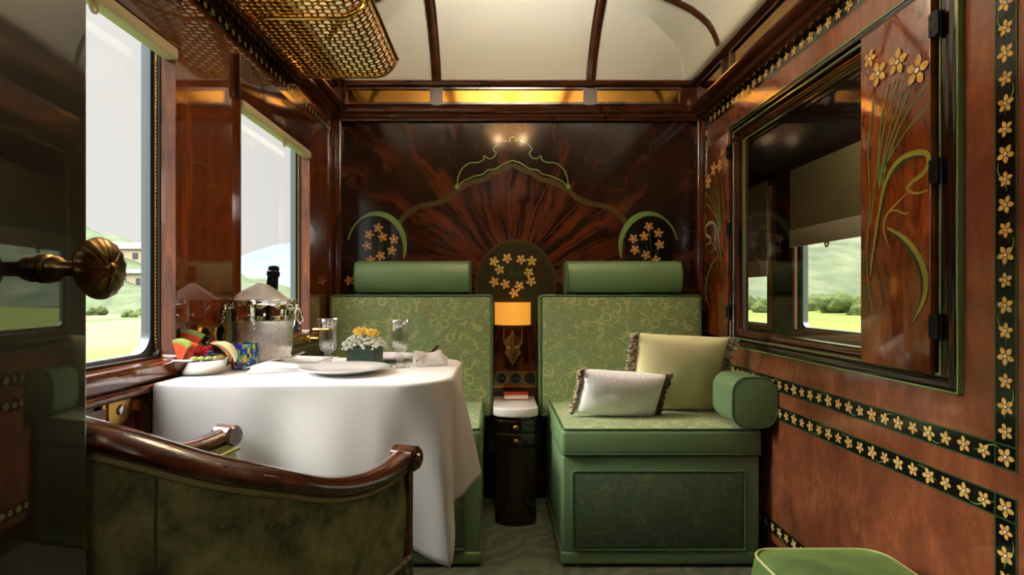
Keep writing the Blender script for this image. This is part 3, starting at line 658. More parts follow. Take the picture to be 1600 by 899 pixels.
# ================================================================== SEATS
def dshape(u0, u1, v0, v1, r):      # rounded section
    return rrect(u0, u1, v0, v1, r, 6)
def rounded(bm, x0, x1, y0, y1, z0, z1): box(bm, x0, x1, y0, y1, z0, z1)
def loop(bm, pts, r): tube(bm, pts, r, 8, closed=True)
def seat(label, x0, x1, cx0, cx1, h0, h1, arm):
    yb, yf = 2.56, 2.018
    r = thing('bench_seat', label, 'seat', ((x0+x1)/2, 2.35, 0), 'green train seats')
    bm = B(); box(bm, cx0+.004, cx1-.004, yf+.012, 2.66, .012, .405); obj('base', bm, M['leather'], r, bevel=.012)
    bm = B(); box(bm, cx0+.0, cx1-.0, yf+.006, 2.64, .01, .055); obj('plinth', bm, M['leather'], r, bevel=.008)
    px0, px1 = cx0+.048, cx1-.068; pz0, pz1 = .072, .345
    bm = B(); box(bm, px0, px1, yf+.001, yf+.016, pz0, pz1); obj('front_panel', bm, M['brocade_dark'], r, bevel=.005, label='dark brocade panel on the base')
    bm = B(); loop(bm, [(u, yf+.004, v) for u, v in rrect(px0-.006, px1+.006, pz0-.006, pz1+.006, .008, 3)], .0045); obj('panel_piping', bm, M['piping'], r)
    # cushion: leather sides, brocade top
    bm = B(); box(bm, cx0, cx1, yf, yb+.02, .408, .502); obj('seat_cushion', bm, M['leather'], r, bevel=.016, seg=4)
    bm = B(); g = 24
    V = [[bm.verts.new((cx0+.013+(cx1-cx0-.026)*i/g, yf+.013+(yb-yf-.02)*j/g, .5022+.010*(1-(2*i/g-1)**6)*(1-(2*j/g-1)**6))) for j in range(g+1)] for i in range(g+1)]
    for i in range(g):
        for j in range(g): bm.faces.new((V[i][j], V[i+1][j], V[i+1][j+1], V[i][j+1]))
    obj('cushion_top', bm, M['brocade'], r, smooth='all', label='brocade top of the cushion')
    bm = B(); loop(bm, [(u, v, .503) for u, v in rrect(cx0+.006, cx1-.006, yf+.006, yb, .014, 4)], .004); loop(bm, [(u, v, .413) for u, v in rrect(cx0+.002, cx1-.002, yf+.002, yb, .014, 4)], .004); obj('cushion_piping', bm, M['piping'], r)
    # backrest
    bm = B(); box(bm, x0, x1, yb, 2.685, .43, .995); obj('backrest', bm, M['leather'], r, bevel=.02, seg=4)
    bm = B(); V = [[bm.verts.new((x0+.014+(x1-x0-.028)*i/g, yb-.001-.014*(1-(2*i/g-1)**6)*(1-(2*j/g-1)**6), .44+(.541)*j/g)) for j in range(g+1)] for i in range(g+1)]
    for i in range(g):
        for j in range(g): bm.faces.new((V[i][j], V[i+1][j], V[i+1][j+1], V[i][j+1]))
    obj('backrest_front', bm, M['brocade'], r, smooth='all', label='brocade face of the backrest')
    bm = B(); loop(bm, [(u, yb+.002, v) for u, v in rrect(x0+.006, x1-.006, .435, .990, .016, 4)], .0045); obj('backrest_piping', bm, M['piping'], r)
    # headrest roll, flat at the back
    sec = [(2.70, 1.003), (2.60, 1.0)]+[(2.592-.05*math.sin(t)-.012, 1.075-.073*math.cos(t)) for t in np.linspace(.25, PI-.45, 14)]+[(2.62, 1.152), (2.70, 1.140)]
    bm = B(); prism(bm, sec, lambda u, v, q: (h0+(h1-h0)*q, u, v)); obj('headrest', bm, M['leather'], r, bevel=.006, angle=30)
    for xx in (h0+.004, h1-.004):
        bm = B(); loop(bm, [(xx, u, v) for u, v in sec], .004); obj('headrest_piping', bm, M['piping'], r)
    if arm:
        sec = [(XR-.165+.16*.5*(1-math.cos(t)), .60+.095*math.sin(t)) for t in np.linspace(PI, 0, 2)]
        sec = [(u, v) for u, v in rrect(.836, .994, .520, .698, .055, 8)]
        sec = [(u+(.0 if v > .6 else .0), v) for u, v in sec]
        bm = B(); prism(bm, sec, lambda u, v, q: (u, 1.975+.19*q, v)); obj('armrest', bm, M['leather'], r, bevel=.006, angle=30, label='D-shaped leather arm bolster')
        bm = B(); loop(bm, [(u, 1.978, v) for u, v in sec], .004); obj('armrest_piping', bm, M['piping'], r)
    return r
seat('green brocade seat with arm bolster and two throw pillows', .194, .942, .232, .962, .317, .845, True)
seat('green brocade seat behind the dining table, mostly hidden by the tablecloth', -.774, -.02, -.785, -.058, -.655, -.125, False)

# bedside pedestal
xc = .08
r = thing('bedside_cabinet', 'slim round fronted dark wood cabinet between the two green seats', 'cabinet', (xc, 2.55, 0))
def dplan(hw, yf, yb, n=20): return [(xc+hw, yb)]+[(xc+hw*math.cos(a), yf+.055-.055*math.sin(a)) for a in np.linspace(0, PI, n)]+[(xc-hw, yb)]
def pz(z0, z1): return lambda u, v, q: (u, v, z0+(z1-z0)*q)
bm = B(); prism(bm, dplan(.092, 2.385, 2.69), pz(.0, .335)); obj('body', bm, M['mahogany_dark'], r, angle=30)
bm = B(); prism(bm, dplan(.086, 2.392, 2.69), pz(.335, .465)); obj('carcass', bm, M['mahogany_dark'], r, angle=30)
for za, zb_ in ((.339, .395), (.399, .452)):
    bm = B(); prism(bm, dplan(.094, 2.383, 2.50), pz(za, zb_)); d = obj('drawer', bm, M['mahogany_dark'], r, angle=30, bevel=.003)
    bm = B(); c = (xc, 2.383, (za+zb_)/2); lathe(bm, [(0, 0), (.006, 0), (.006, -.008), (.013, -.011), (.0135, -.016), (.008, -.021), (0, -.022)], c, 24, 0, 'y', flute=.16, nfl=8, flz=(-.02, -.012)); obj('knob', bm, M['brass_dark'], d, label='rosette brass knob')
bm = B(); prism(bm, dplan(.098, 2.375, 2.69), pz(.467, .505)); obj('top', bm, M['marble'], r, angle=30, bevel=.006, label='white marble top')
# book on it
r = thing('book', 'small red book lying on the white bedside cabinet top', 'book', (.088, 2.59, .506))
bm = B(); x0, x1, y0, y1 = .030, .146, 2.578, 2.665
box(bm, x0, x1, y0, y1, .5065, .5095); box(bm, x0, x1, y0, y1, .5275, .5305); box(bm, x0, x0+.003, y0, y1, .5065, .5305); obj('cover', bm, mat('red_book_cloth', srgb(168, 52, 30), .5), r, bevel=.001)
bm = B(); box(bm, x0+.003, x1-.003, y0+.003, y1-.003, .5095, .5275); obj('pages', bm, mat('book_pages', srgb(230, 222, 200), .8), r, smooth=False)
bm = B(); disc(bm, .094, 2.62, .006, .005, lambda u, v, o: (u, v, .5306+o), .0004, 0); obj('cover_emblem', bm, M['gold_inlay'], r, smooth=False)

# brass socket plates
def sockets(name, label, fn, u0, u1, v0, v1, n, loc, ru=None):
    r = thing(name, label, 'socket', loc)
    bm = B(); ringprism(bm, rrect(u0, u1, v0, v1, .003, 2), rrect(u0+.006, u1-.006, v0+.006, v1-.006, .002, 2), lambda u, v, q: fn(u, v, .001+.006*q)); obj('frame', bm, M['brass'], r, smooth=False)
    bm = B(); prism(bm, rrect(u0+.005, u1-.005, v0+.005, v1-.005, .002, 2), lambda u, v, q: fn(u, v, .001+.003*q)); obj('plate', bm, M['brass_satin'] if n == 2 else M['brass_dark'], r, smooth=False)
    cv = (v0+v1)/2; R = min((u1-u0)/n*.36, (v1-v0)*.34)
    for i in range(n):
        cu = u0+(u1-u0)*(i+.5)/n
        bm = B(); cs = [(math.cos(t), math.sin(t)) for t in np.linspace(0, 2*PI, 25)[:-1]]
        prism(bm, [(cu+R*a, cv+R*b) for a, b in cs], lambda u, v, q: fn(u, v, .0042+.001*q), 0)
        ringprism(bm, [(cu+R*1.12*a, cv+R*1.12*b) for a, b in cs], [(cu+R*a, cv+R*b) for a, b in cs], lambda u, v, q: fn(u, v, .0042+.004*q), 1)
        for s in (-.4, .4): prism(bm, [(cu+R*s+R*.12*a, cv+R*.12*b) for a, b in cs[::3]], lambda u, v, q: fn(u, v, .0053+.0006*q), 2)
        obj('outlet', bm, [M['black_plastic'], M['chrome'], M['brass_dark']], r, smooth=False, label='round black outlet')
x0, z1_ = onB(772, 578); x1, z0_ = onB(839, 605)
sockets('socket_plate', 'brass plate with three black outlets above the bedside cabinet', fB, x0, x1, z0_, z1_, 3, ((x0+x1)/2, YB-.004, z0_))
ya, _ = onL(303, 520); yb_, _ = onL(352, 520)
sockets('socket_plate', 'brass plate with two black outlets on the window pier behind fruit bowl', fL, ya, yb_, .846, .915, 2, (XL+.004, (ya+yb_)/2, .846))
r = thing('switch_plate', 'brass plate with one round button on the wall below the window', 'switch', (XL+.01, 1.145, .72))
bm = B(); prism(bm, rrect(1.10, 1.168, .722, .786, .003, 2), lambda u, v, q: fL(u, v, .002+.008*q)); obj('back_plate', bm, M['brass'], r, smooth=False, bevel=.002)
bm = B(); prism(bm, rrect(1.112, 1.182, .727, .781, .002, 2), lambda u, v, q: fL(u, v, .010+.004*q)); obj('front_plate', bm, M['brass'], r, smooth=False, bevel=.001)
bm = B(); lathe(bm, [(0, .014), (.011, .014), (.011, .017), (.008, .019), (0, .019)], (XL, 1.147, .754), 24, 0, 'x'); obj('button', bm, M['chrome'], r, label='round silver button')

# wall lamp
r = thing('wall_lamp', 'brass wall lamp with glowing amber half drum shade between the seats', 'lamp', (.075, YB-.02, .70))
lx = (801.5-VX)*2.64/F; zs1, zs0 = .96, .848; ly = YB-.012
sh = [(lx+.087*math.cos(t), ly-.018-.075*math.sin(t)) for t in np.linspace(0, PI, 25)]
bm = B(); ins = [(lx+.085*math.cos(t), ly-.018-.073*math.sin(t)) for t in np.linspace(0, PI, 25)]
prism(bm, sh+ins[::-1], lambda u, v, q: (u, v, zs0+(zs1-zs0)*q)); obj('lamp_shade', bm, M['shade'], r, angle=30)
for zz_ in (zs1, zs0):
    bm = B(); tube(bm, [(a, b, zz_) for a, b in sh], .0022, 6); obj('shade_trim', bm, M['brass_dark'], r)
bm = B()
for s in (-1, 1):
    tube(bm, cat([(lx+s*.043, ly-.045, zs0+.05), (lx+s*.043, ly-.045, zs0-.05), (lx+s*.041, ly-.044, zs0-.085), (lx+s*.025, ly-.04, zs0-.105), (lx+s*.004, ly-.035, zs0-.11)], 6), .0045, 10)
obj('arm', bm, M['brass'], r)
bm = B(); lathe(bm, [(0, -.03), (.011, -.03), (.012, 0), (.008, .035), (.006, .045), (0, .045)], (lx, ly-.034, zs0-.10), 16); obj('stem', bm, M['brass_dark'], r)
pl = [(0, .14), (.012, .118), (.032, .098), (.043, .09), (.036, .07), (.036, .04), (.043, .022), (.03, .012), (.010, -.02), (0, -.035)]
pl = pl+[(-a, b) for a, b in pl[-2:0:-1]]
bm = B(); prism(bm, [(lx+a, zs0-.165+b) for a, b in pl], lambda u, v, q: (u, YB-.002-.01*q, v)); obj('backplate', bm, M['brass_dark'], r, smooth=False, bevel=.003)
bm = B(); ball(bm, (lx, ly-.045, .905), .018, 0, 2, (1, 1, 1.4)); obj('bulb', bm, emis('warm_bulb', (1, .6, .25, 1), 6), r)

# ceiling lamp (overhead, above the frame; reflected in the lacquer)
def ceiling_lamp(y, label):
    zc = 2.338; x = XCN-.015; r = thing('ceiling_lamp', label, 'lamp', (x, y, zc))
    bm = B(); lathe(bm, [(0, 0), (.06, 0), (.062, -.01), (.03, -.02), (.010, -.03), (.010, -.27), (0, -.27)], (x, y, zc), 32); obj('base', bm, M['brass'], r)
    bm = B(); lathe(bm, [(.0, -.268), (.08, -.262), (.14, -.245), (.178, -.212), (.175, -.211), (.138, -.241), (.08, -.257), (0, -.263)], (x, y, zc), 40); obj('lamp_shade', bm, M['amber_dish'], r, smooth='all')
    bm = B(); lathe(bm, [(.02, -.238), (.10, -.238), (.105, -.23), (.105, -.196), (.10, -.190), (.02, -.188)], (x, y, zc), 40); obj('diffuser', bm, M['opal'], r, smooth='all')
    for s in (-1, 1):
        bm = B(); ball(bm, (x+s*.085, y, zc-.27), .024, 0, 3); obj('bulb', bm, M['bulb'], r, smooth='all')
ceiling_lamp(1.60, 'brass ceiling lamp with opal dish and two bulbs in the middle of the vault')
def rear_fill_lamp(x, label):  # added lamps, out of view, giving frontal fill through the doorway
    r = thing('wall_lamp', label, 'lamp', (x, -1.55, 1.6), 'unseen fill lamps added in the room behind')
    bm = B(); lathe(bm, [(0, 0), (.05, 0), (.05, .01), (.012, .02), (.012, .08), (0, .08)], (x, -1.55, 1.62), 24, 0, 'y'); obj('bracket', bm, M['brass'], r)
    bm = B(); lathe(bm, [(0, 0), (.06, .01), (.09, .12), (.09, .2), (.06, .27), (0, .28)], (x, -1.45, 1.62), 32); obj('lamp_shade', bm, M['fill_rear'], r, smooth='all')
def corridor_fill_lamp(y, label):  # lamp added out of view to brighten the corridor and its blinds
    r = thing('ceiling_lamp', label, 'lamp', (1.4, y, 2.08))
    bm = B(); lathe(bm, [(0, -.001), (.1, -.001), (.1, -.015), (0, -.015)], (1.4, y, 2.08), 32); obj('base', bm, M['brass'], r)
    bm = B(); lathe(bm, [(.095, -.015), (.09, -.035), (.05, -.055), (0, -.06)], (1.4, y, 2.08), 32); obj('lamp_shade', bm, M['fill_hall'], r, smooth='all')
corridor_fill_lamp(2.3, 'unseen fill lamp added in the corridor outside the compartment')
rear_fill_lamp(.78, 'unseen fill lamp added behind the doorway near the corridor side')
rear_fill_lamp(-.66, 'unseen fill lamp added behind the doorway near the window side')

# ================================================================== LUGGAGE RACK
r = thing('luggage_rack', 'perforated brass luggage rack with curved lip above the left windows', 'luggage rack', (-.6, 1.6, 1.82))
path = [Vector((XL+.035, 1.825)), Vector((-.47, 1.825))]+[Vector((-.47+.088*math.sin(t), 1.913-.088*math.cos(t))) for t in np.linspace(.1, 1.35, 9)]
cum = [0]
for a, b in zip(path, path[1:]): cum.append(cum[-1]+(b-a).length)
def along(s):
    s = min(max(s, 0), cum[-1]); i = max(j for j in range(len(cum)-1) if cum[j] <= s); t = (s-cum[i])/(cum[i+1]-cum[i]); return path[i].lerp(path[i+1], t)
def perforated(bm, fn, su, sv, c):
    nu, nv = round(su/c), round(sv/c); cu, cv = su/nu, sv/nv
    for i in range(nu):
        for j in range(nv):
            R = .0101 if (i+j) % 2 == 0 else .0060; R *= c/.022
            u0, v0 = (i+.5)*cu, (j+.5)*cv; O = []; I = []
            for q in range(16):
                a = 2*PI*q/16+PI/4; ca, sa = math.cos(a), math.sin(a); m = max(abs(ca), abs(sa))
                O.append(bm.verts.new(fn(u0+cu/2*ca/m, v0+cv/2*sa/m))); I.append(bm.verts.new(fn(u0+R*ca, v0+R*sa*1.0)))
            for q in range(16):
                bm.faces.new((O[q], O[(q+1) % 16], I[(q+1) % 16], I[q]))
RY0, RY1 = .55, 2.125
bm = B(); perforated(bm, lambda u, v: (along(u).x, RY0+v, along(u).y), cum[-1], RY1-RY0, .022)
bmesh.ops.remove_doubles(bm, verts=bm.verts, dist=.00005)
o = obj('perforated_tray', bm, M['brass'], r, smooth='all', recalc=True); md = o.modifiers.new('s', 'SOLIDIFY'); md.thickness = .0022
# end wall of the tray: area under lip height
bm = B(); perforated(bm, lambda u, v: (along(u).x, RY1, along(u).y+v*.6*min(1, (u+.02)/.05)*(1 if along(u).y < 1.83 else max(.05, 1-(along(u).y-1.825)/.07))), cum[-1]*.97, .044, .022)
o = obj('end_plate', bm, M['brass'], r, smooth=False); md = o.modifiers.new('s', 'SOLIDIFY'); md.thickness = .002
bm = B(); e = path[-1]; tube(bm, [(e.x, RY0, e.y), (e.x, RY1, e.y)], .007, 10); tube(bm, [(p.x, RY1, p.y-.002) for p in path]+[(e.x, RY1, e.y)], .005, 8); tube(bm, [(p.x, RY0, p.y-.002) for p in path]+[(e.x, RY0, e.y)], .005, 8)
ball(bm, (e.x, RY1, e.y), .009, 0, 2); obj('edge_rail', bm, M['brass_dark'], r)
bm = B(); box(bm, XL+.001, XL+.05, RY0, RY1+.01, 1.80, 1.838); obj('wall_rail', bm, M['mahogany_dark'], r, bevel=.006)
bm = B(); tube(bm, [(XL+.052, RY0, 1.803), (XL+.052, RY1+.01, 1.803)], .0035, 8); tube(bm, [(XL+.05, RY0, 1.822), (XL+.05, RY1+.01, 1.822)], .0025, 8); obj('rail_bead', bm, M['brass'], r)
for yy in (1.05, 1.66):
    bm = B(); tube(bm, [(p.x, yy, p.y-.006) for p in path], .006, 8); obj('bracket', bm, M['brass'], r)

# ================================================================== TABLE
ZT = .797; TX0, TX1, TY0, TY1, TR = XL+.035, -.102, 1.222, 1.735, .125
r = thing('dining_table', 'wall mounted dining table hidden under the white tablecloth', 'table', (-.45, 1.48, 0))
bm = B(); prism(bm, rrect(TX0, TX1-.006, TY0+.006, TY1-.006, .115, 8), pz(ZT-.035, ZT-.004)); obj('tabletop', bm, M['mahogany'], r)
bm = B(); lathe(bm, [(.11, 0), (.11, .015), (.035, .03), (.03, .4), (.03, ZT-.036)], (-.36, 1.48, 0), 24); obj('leg', bm, M['mahogany'], r)
# tablecloth
per = []                                             # (x, y, nx, ny)
def seg(a, b, nrm, n):
    for i in range(n): per.append((a[0]+(b[0]-a[0])*i/n, a[1]+(b[1]-a[1])*i/n, *nrm))
seg((TX0, TY0), (TX1-TR, TY0), (0, -1), 70)
for i in range(44):
    a = -PI/2+PI/2*i/44; per.append((TX1-TR+TR*math.cos(a), TY0+TR+TR*math.sin(a), math.cos(a), math.sin(a)))
seg((TX1, TY0+TR), (TX1, TY1-TR), (1, 0), 40)
for i in range(30):
    a = PI/2*i/30; per.append((TX1-TR+TR*math.cos(a), TY1-TR+TR*math.sin(a), math.cos(a), math.sin(a)))
seg((TX1-TR, TY1), (TX0, TY1), (0, 1), 50); per.append((TX0, TY1, 0, 1))
S = [0]
for a, b in zip(per, per[1:]): S.append(S[-1]+math.hypot(b[0]-a[0], b[1]-a[1]))
sc1 = S[70+22]; sc2 = S[70+44+40+15]
bm = B(); rows = 30; V = []
for i, (x, y, nx, ny) in enumerate(per):
    s = S[i]; k1 = max(0, 1-abs(s-sc1)/.19); k2 = max(0, 1-abs(s-sc2)/.17)
    drop = float(np.interp(s-sc1, [-.5, -.24, -.12, 0, .03, .06, .10, .16, .22, .4], [.262, .266, .325, .405, .345, .30, .292, .262, .245, .26]))+.13*k2
    fold = .010*math.sin(s*17+.6)+.006*math.sin(s*37+1)
    sharp = math.exp(-abs((s-sc1)/.034)**1.5)*.050-math.exp(-((s-sc1-.07)/.028)**2)*.026-math.exp(-((s-sc1+.08)/.035)**2)*.016+math.exp(-abs((s-sc1-.165)/.04)**1.6)*.042+math.exp(-((s-sc1+.2)/.05)**2)*.010
    if s < .1: fold *= s/.1
    col = []
    for j in range(rows+1):
        t = j/rows
        if j <= 4:
            a = PI/2*j/4; off = -.009+.009*math.sin(a); dz = .009*(1-math.cos(a))
        else:
            q = (t-4/rows)/(1-4/rows); dz = .009+(drop-.009)*q
            off = (fold*q**.9+.016*q+sharp*q**.75)*(1 if s > .02 else .5)
        col.append(bm.verts.new((x+nx*off, y+ny*off, ZT-dz)))
    V.append(col)
for i in range(len(per)-1):
    for j in range(rows): bm.faces.new((V[i][j], V[i][j+1], V[i+1][j+1], V[i+1][j]))
f = bm.faces.new([c[0] for c in V]); 
tc = obj('tablecloth', bm, M['cloth'], smooth='all'); tag(tc, 'long white tablecloth draped over the window table', 'tablecloth')
md = tc.modifiers.new('s', 'SOLIDIFY'); md.thickness = .0012; md.offset = -1

def on_table(px, py): # point on the table plane seen at the pixel
    y = (EYE-ZT)*F/(py-VY); return Vector(((px-VX)*y/F, y, ZT))
# plates
def plate(label, c, R):
    bm = B(); lathe(bm, [(0, .003), (R*.6, .003), (R*.68, .007), (R*.98, .0145), (R, .0155), (R*.99, .0175), (R*.66, .0095), (R*.58, .0058), (0, .0058)], (c[0], c[1], ZT), 64)
    return tag(origin(obj('plate', bm, M['porcelain']), (c[0], c[1], ZT)), label, 'plate', 'dinner plates')
plate('white dinner plate at front of the table before the planter', (on_table(540, 582.5).x, 1.384, 0), .108)
plate('white dinner plate at back of the table behind the planter', (-.325, 1.645, 0), .086)
# glasses
def goblet(label, c, H=.132, R=.0265):
    pr = [(.0, 0), (.027, 0), (.028, .003), (.016, .007), (.008, .012), (.0125, .020), (.0135, .027), (.008, .034), (.009, .038), (.019, .044), (.0235, .056), (.0235, .075), (.0225, .095), (.024, .112), (.0285, H),
          (.0275, H), (.0228, .112), (.0212, .095), (.022, .075), (.021, .058), (.014, .049), (0, .047)]
    bm = B(); lathe(bm, pr, (c[0], c[1], ZT+.0008), 60, flute=.09, nfl=15, flz=(.040, .105))
    return tag(origin(obj('wine_glass', bm, M['crystal'], smooth='all'), (c[0], c[1], ZT)), label, 'glass', 'cut crystal glasses')
c = on_table(512.5, 573); goblet('cut crystal wine glass between the ice bucket and flower planter', (c.x, c.y), .130)
c = on_table(624, 574); goblet('cut crystal wine glass right beside the folded napkin with fork', (c.x, c.y), .128)
# planter with flowers
c = on_table(567, 574.5); c.y = 1.528; c.x = (567-VX)*1.505/F
r = thing('flower_arrangement', 'dark green leaf wrapped box of white blossoms and yellow roses', 'flowers', (c.x, c.y, ZT))
bm = B(); box(bm, -.042, .042, -.028, .028, 0.0008, .052)
Rz = Matrix.Rotation(math.radians(-14), 4, 'Z'); TT = Matrix.Translation(c) @ Rz
bmesh.ops.subdivide_edges(bm, edges=bm.edges, cuts=6, use_grid_fill=True); bmesh.ops.transform(bm, matrix=TT, verts=bm.verts)
m = mat('dark_leaf_wrap', srgb(40, 66, 50), .4); n = N(m); n.color(n.ramp(n.noise(n.co((2, 2, 60)), 3, 3), [(.3, srgb(30, 54, 42)), (.7, srgb(62, 88, 68))]))
obj('leaf_box', bm, m, r, bevel=.004)
bm = B()
for i in range(330):
    u, v = random.uniform(-1, 1), random.uniform(-1, 1); hgt = .056+.026*(1-.5*(u*u+v*v))+random.uniform(-.010, .006)
    if abs(u) > .85 or abs(v) > .85: hgt -= .006
    ball(bm, TT @ Vector((u*.053, v*.036, hgt)), random.uniform(.0035, .0062), 0, 1, (1, 1, .8))
m = mat('white_blossom', srgb(226, 230, 214), .7); obj('blossoms', bm, m, r, smooth='all', label='dense white blossoms')['kind'] = 'stuff'
yel = mat('yellow_petal', srgb(244, 206, 88), .6)
for (u, v, s) in ((-.008, -.012, 1.05), (.026, -.006, .85), (.004, .012, .8)):
    bm = B()
    for q in range(9):
        a = q*2.4; rr = .004+.0012*q; hh = .013*s
        cpt = TT @ Vector((u+rr*math.cos(a), v+rr*math.sin(a), .083+.012*s-.0006*q))
        ball(bm, cpt, .0125*s, 0, 2, (.85, .28, 1.0), Matrix.Rotation(a+PI/2, 3, 'Z') @ Matrix.Rotation(.3+.06*q, 3, 'X'))
    obj('rose', bm, yel, r, smooth='all', label='pale yellow rose')

# napkins (folded linen)
def napkin(label, c, w, d, h, rot, roll=False, seed=1):
    bm = B(); gu, gv = 26, 18; Rm_ = Matrix.Translation((c[0], c[1], ZT)) @ Matrix.Rotation(rot, 4, 'Z')
    for lay in range(3):
        zz0 = .001+lay*h/3; sh = random.uniform(-.006, .006); ww, dd_ = w*(1-.05*lay), d*(1-.07*lay)
        top = []; bot = []
        for i in range(gu+1):
            for j in range(gv+1):
                u, v = (i/gu-.5)*2, (j/gv-.5)*2
                nz = noise.noise(Vector((u*1.6+seed*3, v*1.6+lay*5, 0)))*.5+noise.noise(Vector((u*3.2+seed, v*3.2, lay)))*.3
                ed = max(abs(u), abs(v)); z = (h/3)*(1-.75*ed**8)*(1+nz*(.9 if lay == 2 else .3))
                if roll: z += h*.65*math.exp(-((v+.5)/.32)**2)*(1+.35*math.sin(u*3+seed))+h*.3*math.exp(-((v-.4)/.3)**2)*(1+.5*math.sin(u*4))*(1 if lay == 2 else 0)
                P_ = Vector((u*ww/2*(1-.03*v)+sh, v*dd_/2+.004*math.sin(u*3+lay), zz0))
                bot.append(bm.verts.new(Rm_ @ P_)); P_.z = zz0+max(z, .0008); top.append(bm.verts.new(Rm_ @ P_))
        id_ = lambda i, j: i*(gv+1)+j
        for i in range(gu):
            for j in range(gv):
                bm.faces.new([top[id_(*q)] for q in ((i, j), (i+1, j), (i+1, j+1), (i, j+1))]); bm.faces.new([bot[id_(*q)] for q in ((i, j), (i, j+1), (i+1, j+1), (i+1, j))])
        rim = [(i, 0) for i in range(gu)]+[(gu, j) for j in range(gv)]+[(i, gv) for i in range(gu, 0, -1)]+[(0, j) for j in range(gv, 0, -1)]
        for a, b in zip(rim, rim[1:]+rim[:1]): bm.faces.new((top[id_(*a)], bot[id_(*a)], bot[id_(*b)], top[id_(*b)]))
    return tag(origin(obj('napkin', bm, M['napkin'], smooth=True, angle=60), (c[0], c[1], ZT)), label, 'napkin', 'folded white napkins')
c1 = on_table(434, 580); napkin('folded white napkin with a fork beside the coloured tumbler', (c1.x, c1.y), .125, .075, .013, .35, True, 2)
c2 = on_table(671, 571); napkin('folded white napkin with a fork at free end of the table', (c2.x, c2.y), .085, .06, .024, .25, True, 5)
# fork
def fork(label, c, rot, tilt, L=.17, hz=0.0):
    bm = B(); half = [(0, .0035), (.03, .0042), (.09, .0022), (.105, .0025), (.118, .0085), (.128, .0105)]
    outl = half+[(.17, .0095), (.17, .0068), (.135, .0068), (.135, .0043), (.17, .0043), (.17, .0016), (.135, .0016)]
    outl = outl+[(a, -b) for a, b in outl[::-1]]
    Rm_ = Matrix.Translation((c[0], c[1], ZT+hz)) @ Matrix.Rotation(rot, 4, 'Z') @ Matrix.Rotation(-tilt, 4, 'Y')
    sag = lambda u: .006*math.sin(PI*min(1, max(0, (u-.09)/.08)))*-1+.003*math.sin(PI*u/.1)*(u < .1)
    prism(bm, outl, lambda u, v, q: Rm_ @ Vector(((u-.1)*L/.17, v*L/.17, sag(u)+.0016*q)))
    bmesh.ops.triangulate(bm, faces=[f for f in bm.faces if len(f.verts) > 4])
    return tag(obj('fork', bm, M['silver'], smooth=False), label, 'fork', 'silver forks')
fork('silver fork lying on the napkin beside the coloured tumbler', (c1.x+.005, c1.y+.01), .75, .20, .15, .031)
fork('silver fork lying on the napkin at free end of the table', (c2.x+.0, c2.y), 1.05, .34, .105, .036)

# ice bucket
bc = Vector(((412-VX)*1.635/F, 1.635, ZT))
napkin('white cloth folded flat under the ice bucket', (bc.x+.06, bc.y+.03), .26, .15, .005, -.1, False, 9)
bz = ZT+.0075
r = thing('ice_bucket', 'silver champagne bucket frosted with droplets and hung with ring handles', 'ice bucket', (bc.x, bc.y, bz))
H = .173
pr = [(0, 0), (.070, 0), (.074, .003), (.0755, .01)]+[(.0765+.0042*i/9, .012+.026*i/9+(0)) for i in range(0)]
pr += [(.0785, .036), (.0805, .038), (.0785, .041), (.0805, .044), (.079, .047), (.0835, .11), (.086, .114), (.084, .117), (.0865, .120), (.0845, .123), (.087, .126), (.085, .130), (.089, .158), (.0905, .166), (.094, .170), (.094, H), (.090, H), (.086, .158), (.078, .05), (.07, .008), (0, .008)]
bm = B(); lathe(bm, pr, (bc.x, bc.y, bz), 72); obj('body', bm, M['bucket'], r, smooth='all')
for a in (math.radians(215), math.radians(-5)):
    u = Vector((math.cos(a), math.sin(a), 0)); p = Vector((bc.x, bc.y, bz))+u*.089+Vector((0, 0, .152)); tv = Vector((-u.y, u.x, 0))
    bm = B(); tube(bm, [p-u*.004, p+u*.012], .006, 12); ball(bm, p+u*.012, .0085, 0, 2)
    tube(bm, [p+u*(.013+.006*(1-math.cos(q)))+tv*.019*math.sin(q)+Vector((0, 0, -.024+.024*math.cos(q))) for q in np.linspace(0, 2*PI, 25)[:-1]], .0032, 8, closed=True)
    obj('ring_handle', bm, M['chrome'], r)
# bottle in it
r = thing('bottle', 'dark champagne bottle neck rising out of the ice bucket', 'bottle', (bc.x+.0, bc.y, bz+.012))
ax = Vector((.06, .10, 1)).normalized(); q = Vector((0, 0, 1)).rotation_difference(ax).to_matrix().to_4x4(); TB = Matrix.Translation((bc.x+.005, bc.y-.002, bz+.011)) @ q
def lt(prof, n=28):
    b_ = B(); lathe(b_, prof, (0, 0, 0), n); bmesh.ops.transform(b_, matrix=TB, verts=b_.verts); return b_
obj('glass_body', lt([(0, 0), (.04, 0), (.041, .01), (.041, .10), (.034, .135), (.020, .175), (.0165, .20), (0, .20)]), mat('dark_bottle_glass', srgb(22, 30, 18), .08, Coat_Weight=1), r)
obj('neck_foil', lt([(.0, .195), (.0172, .195), (.0158, .222), (.0155, .232), (.0185, .234), (.0185, .246), (.0155, .249), (.0155, .260), (.012, .264), (0, .264)]), mat('black_foil', srgb(24, 24, 26), .28, .7), r, angle=30)
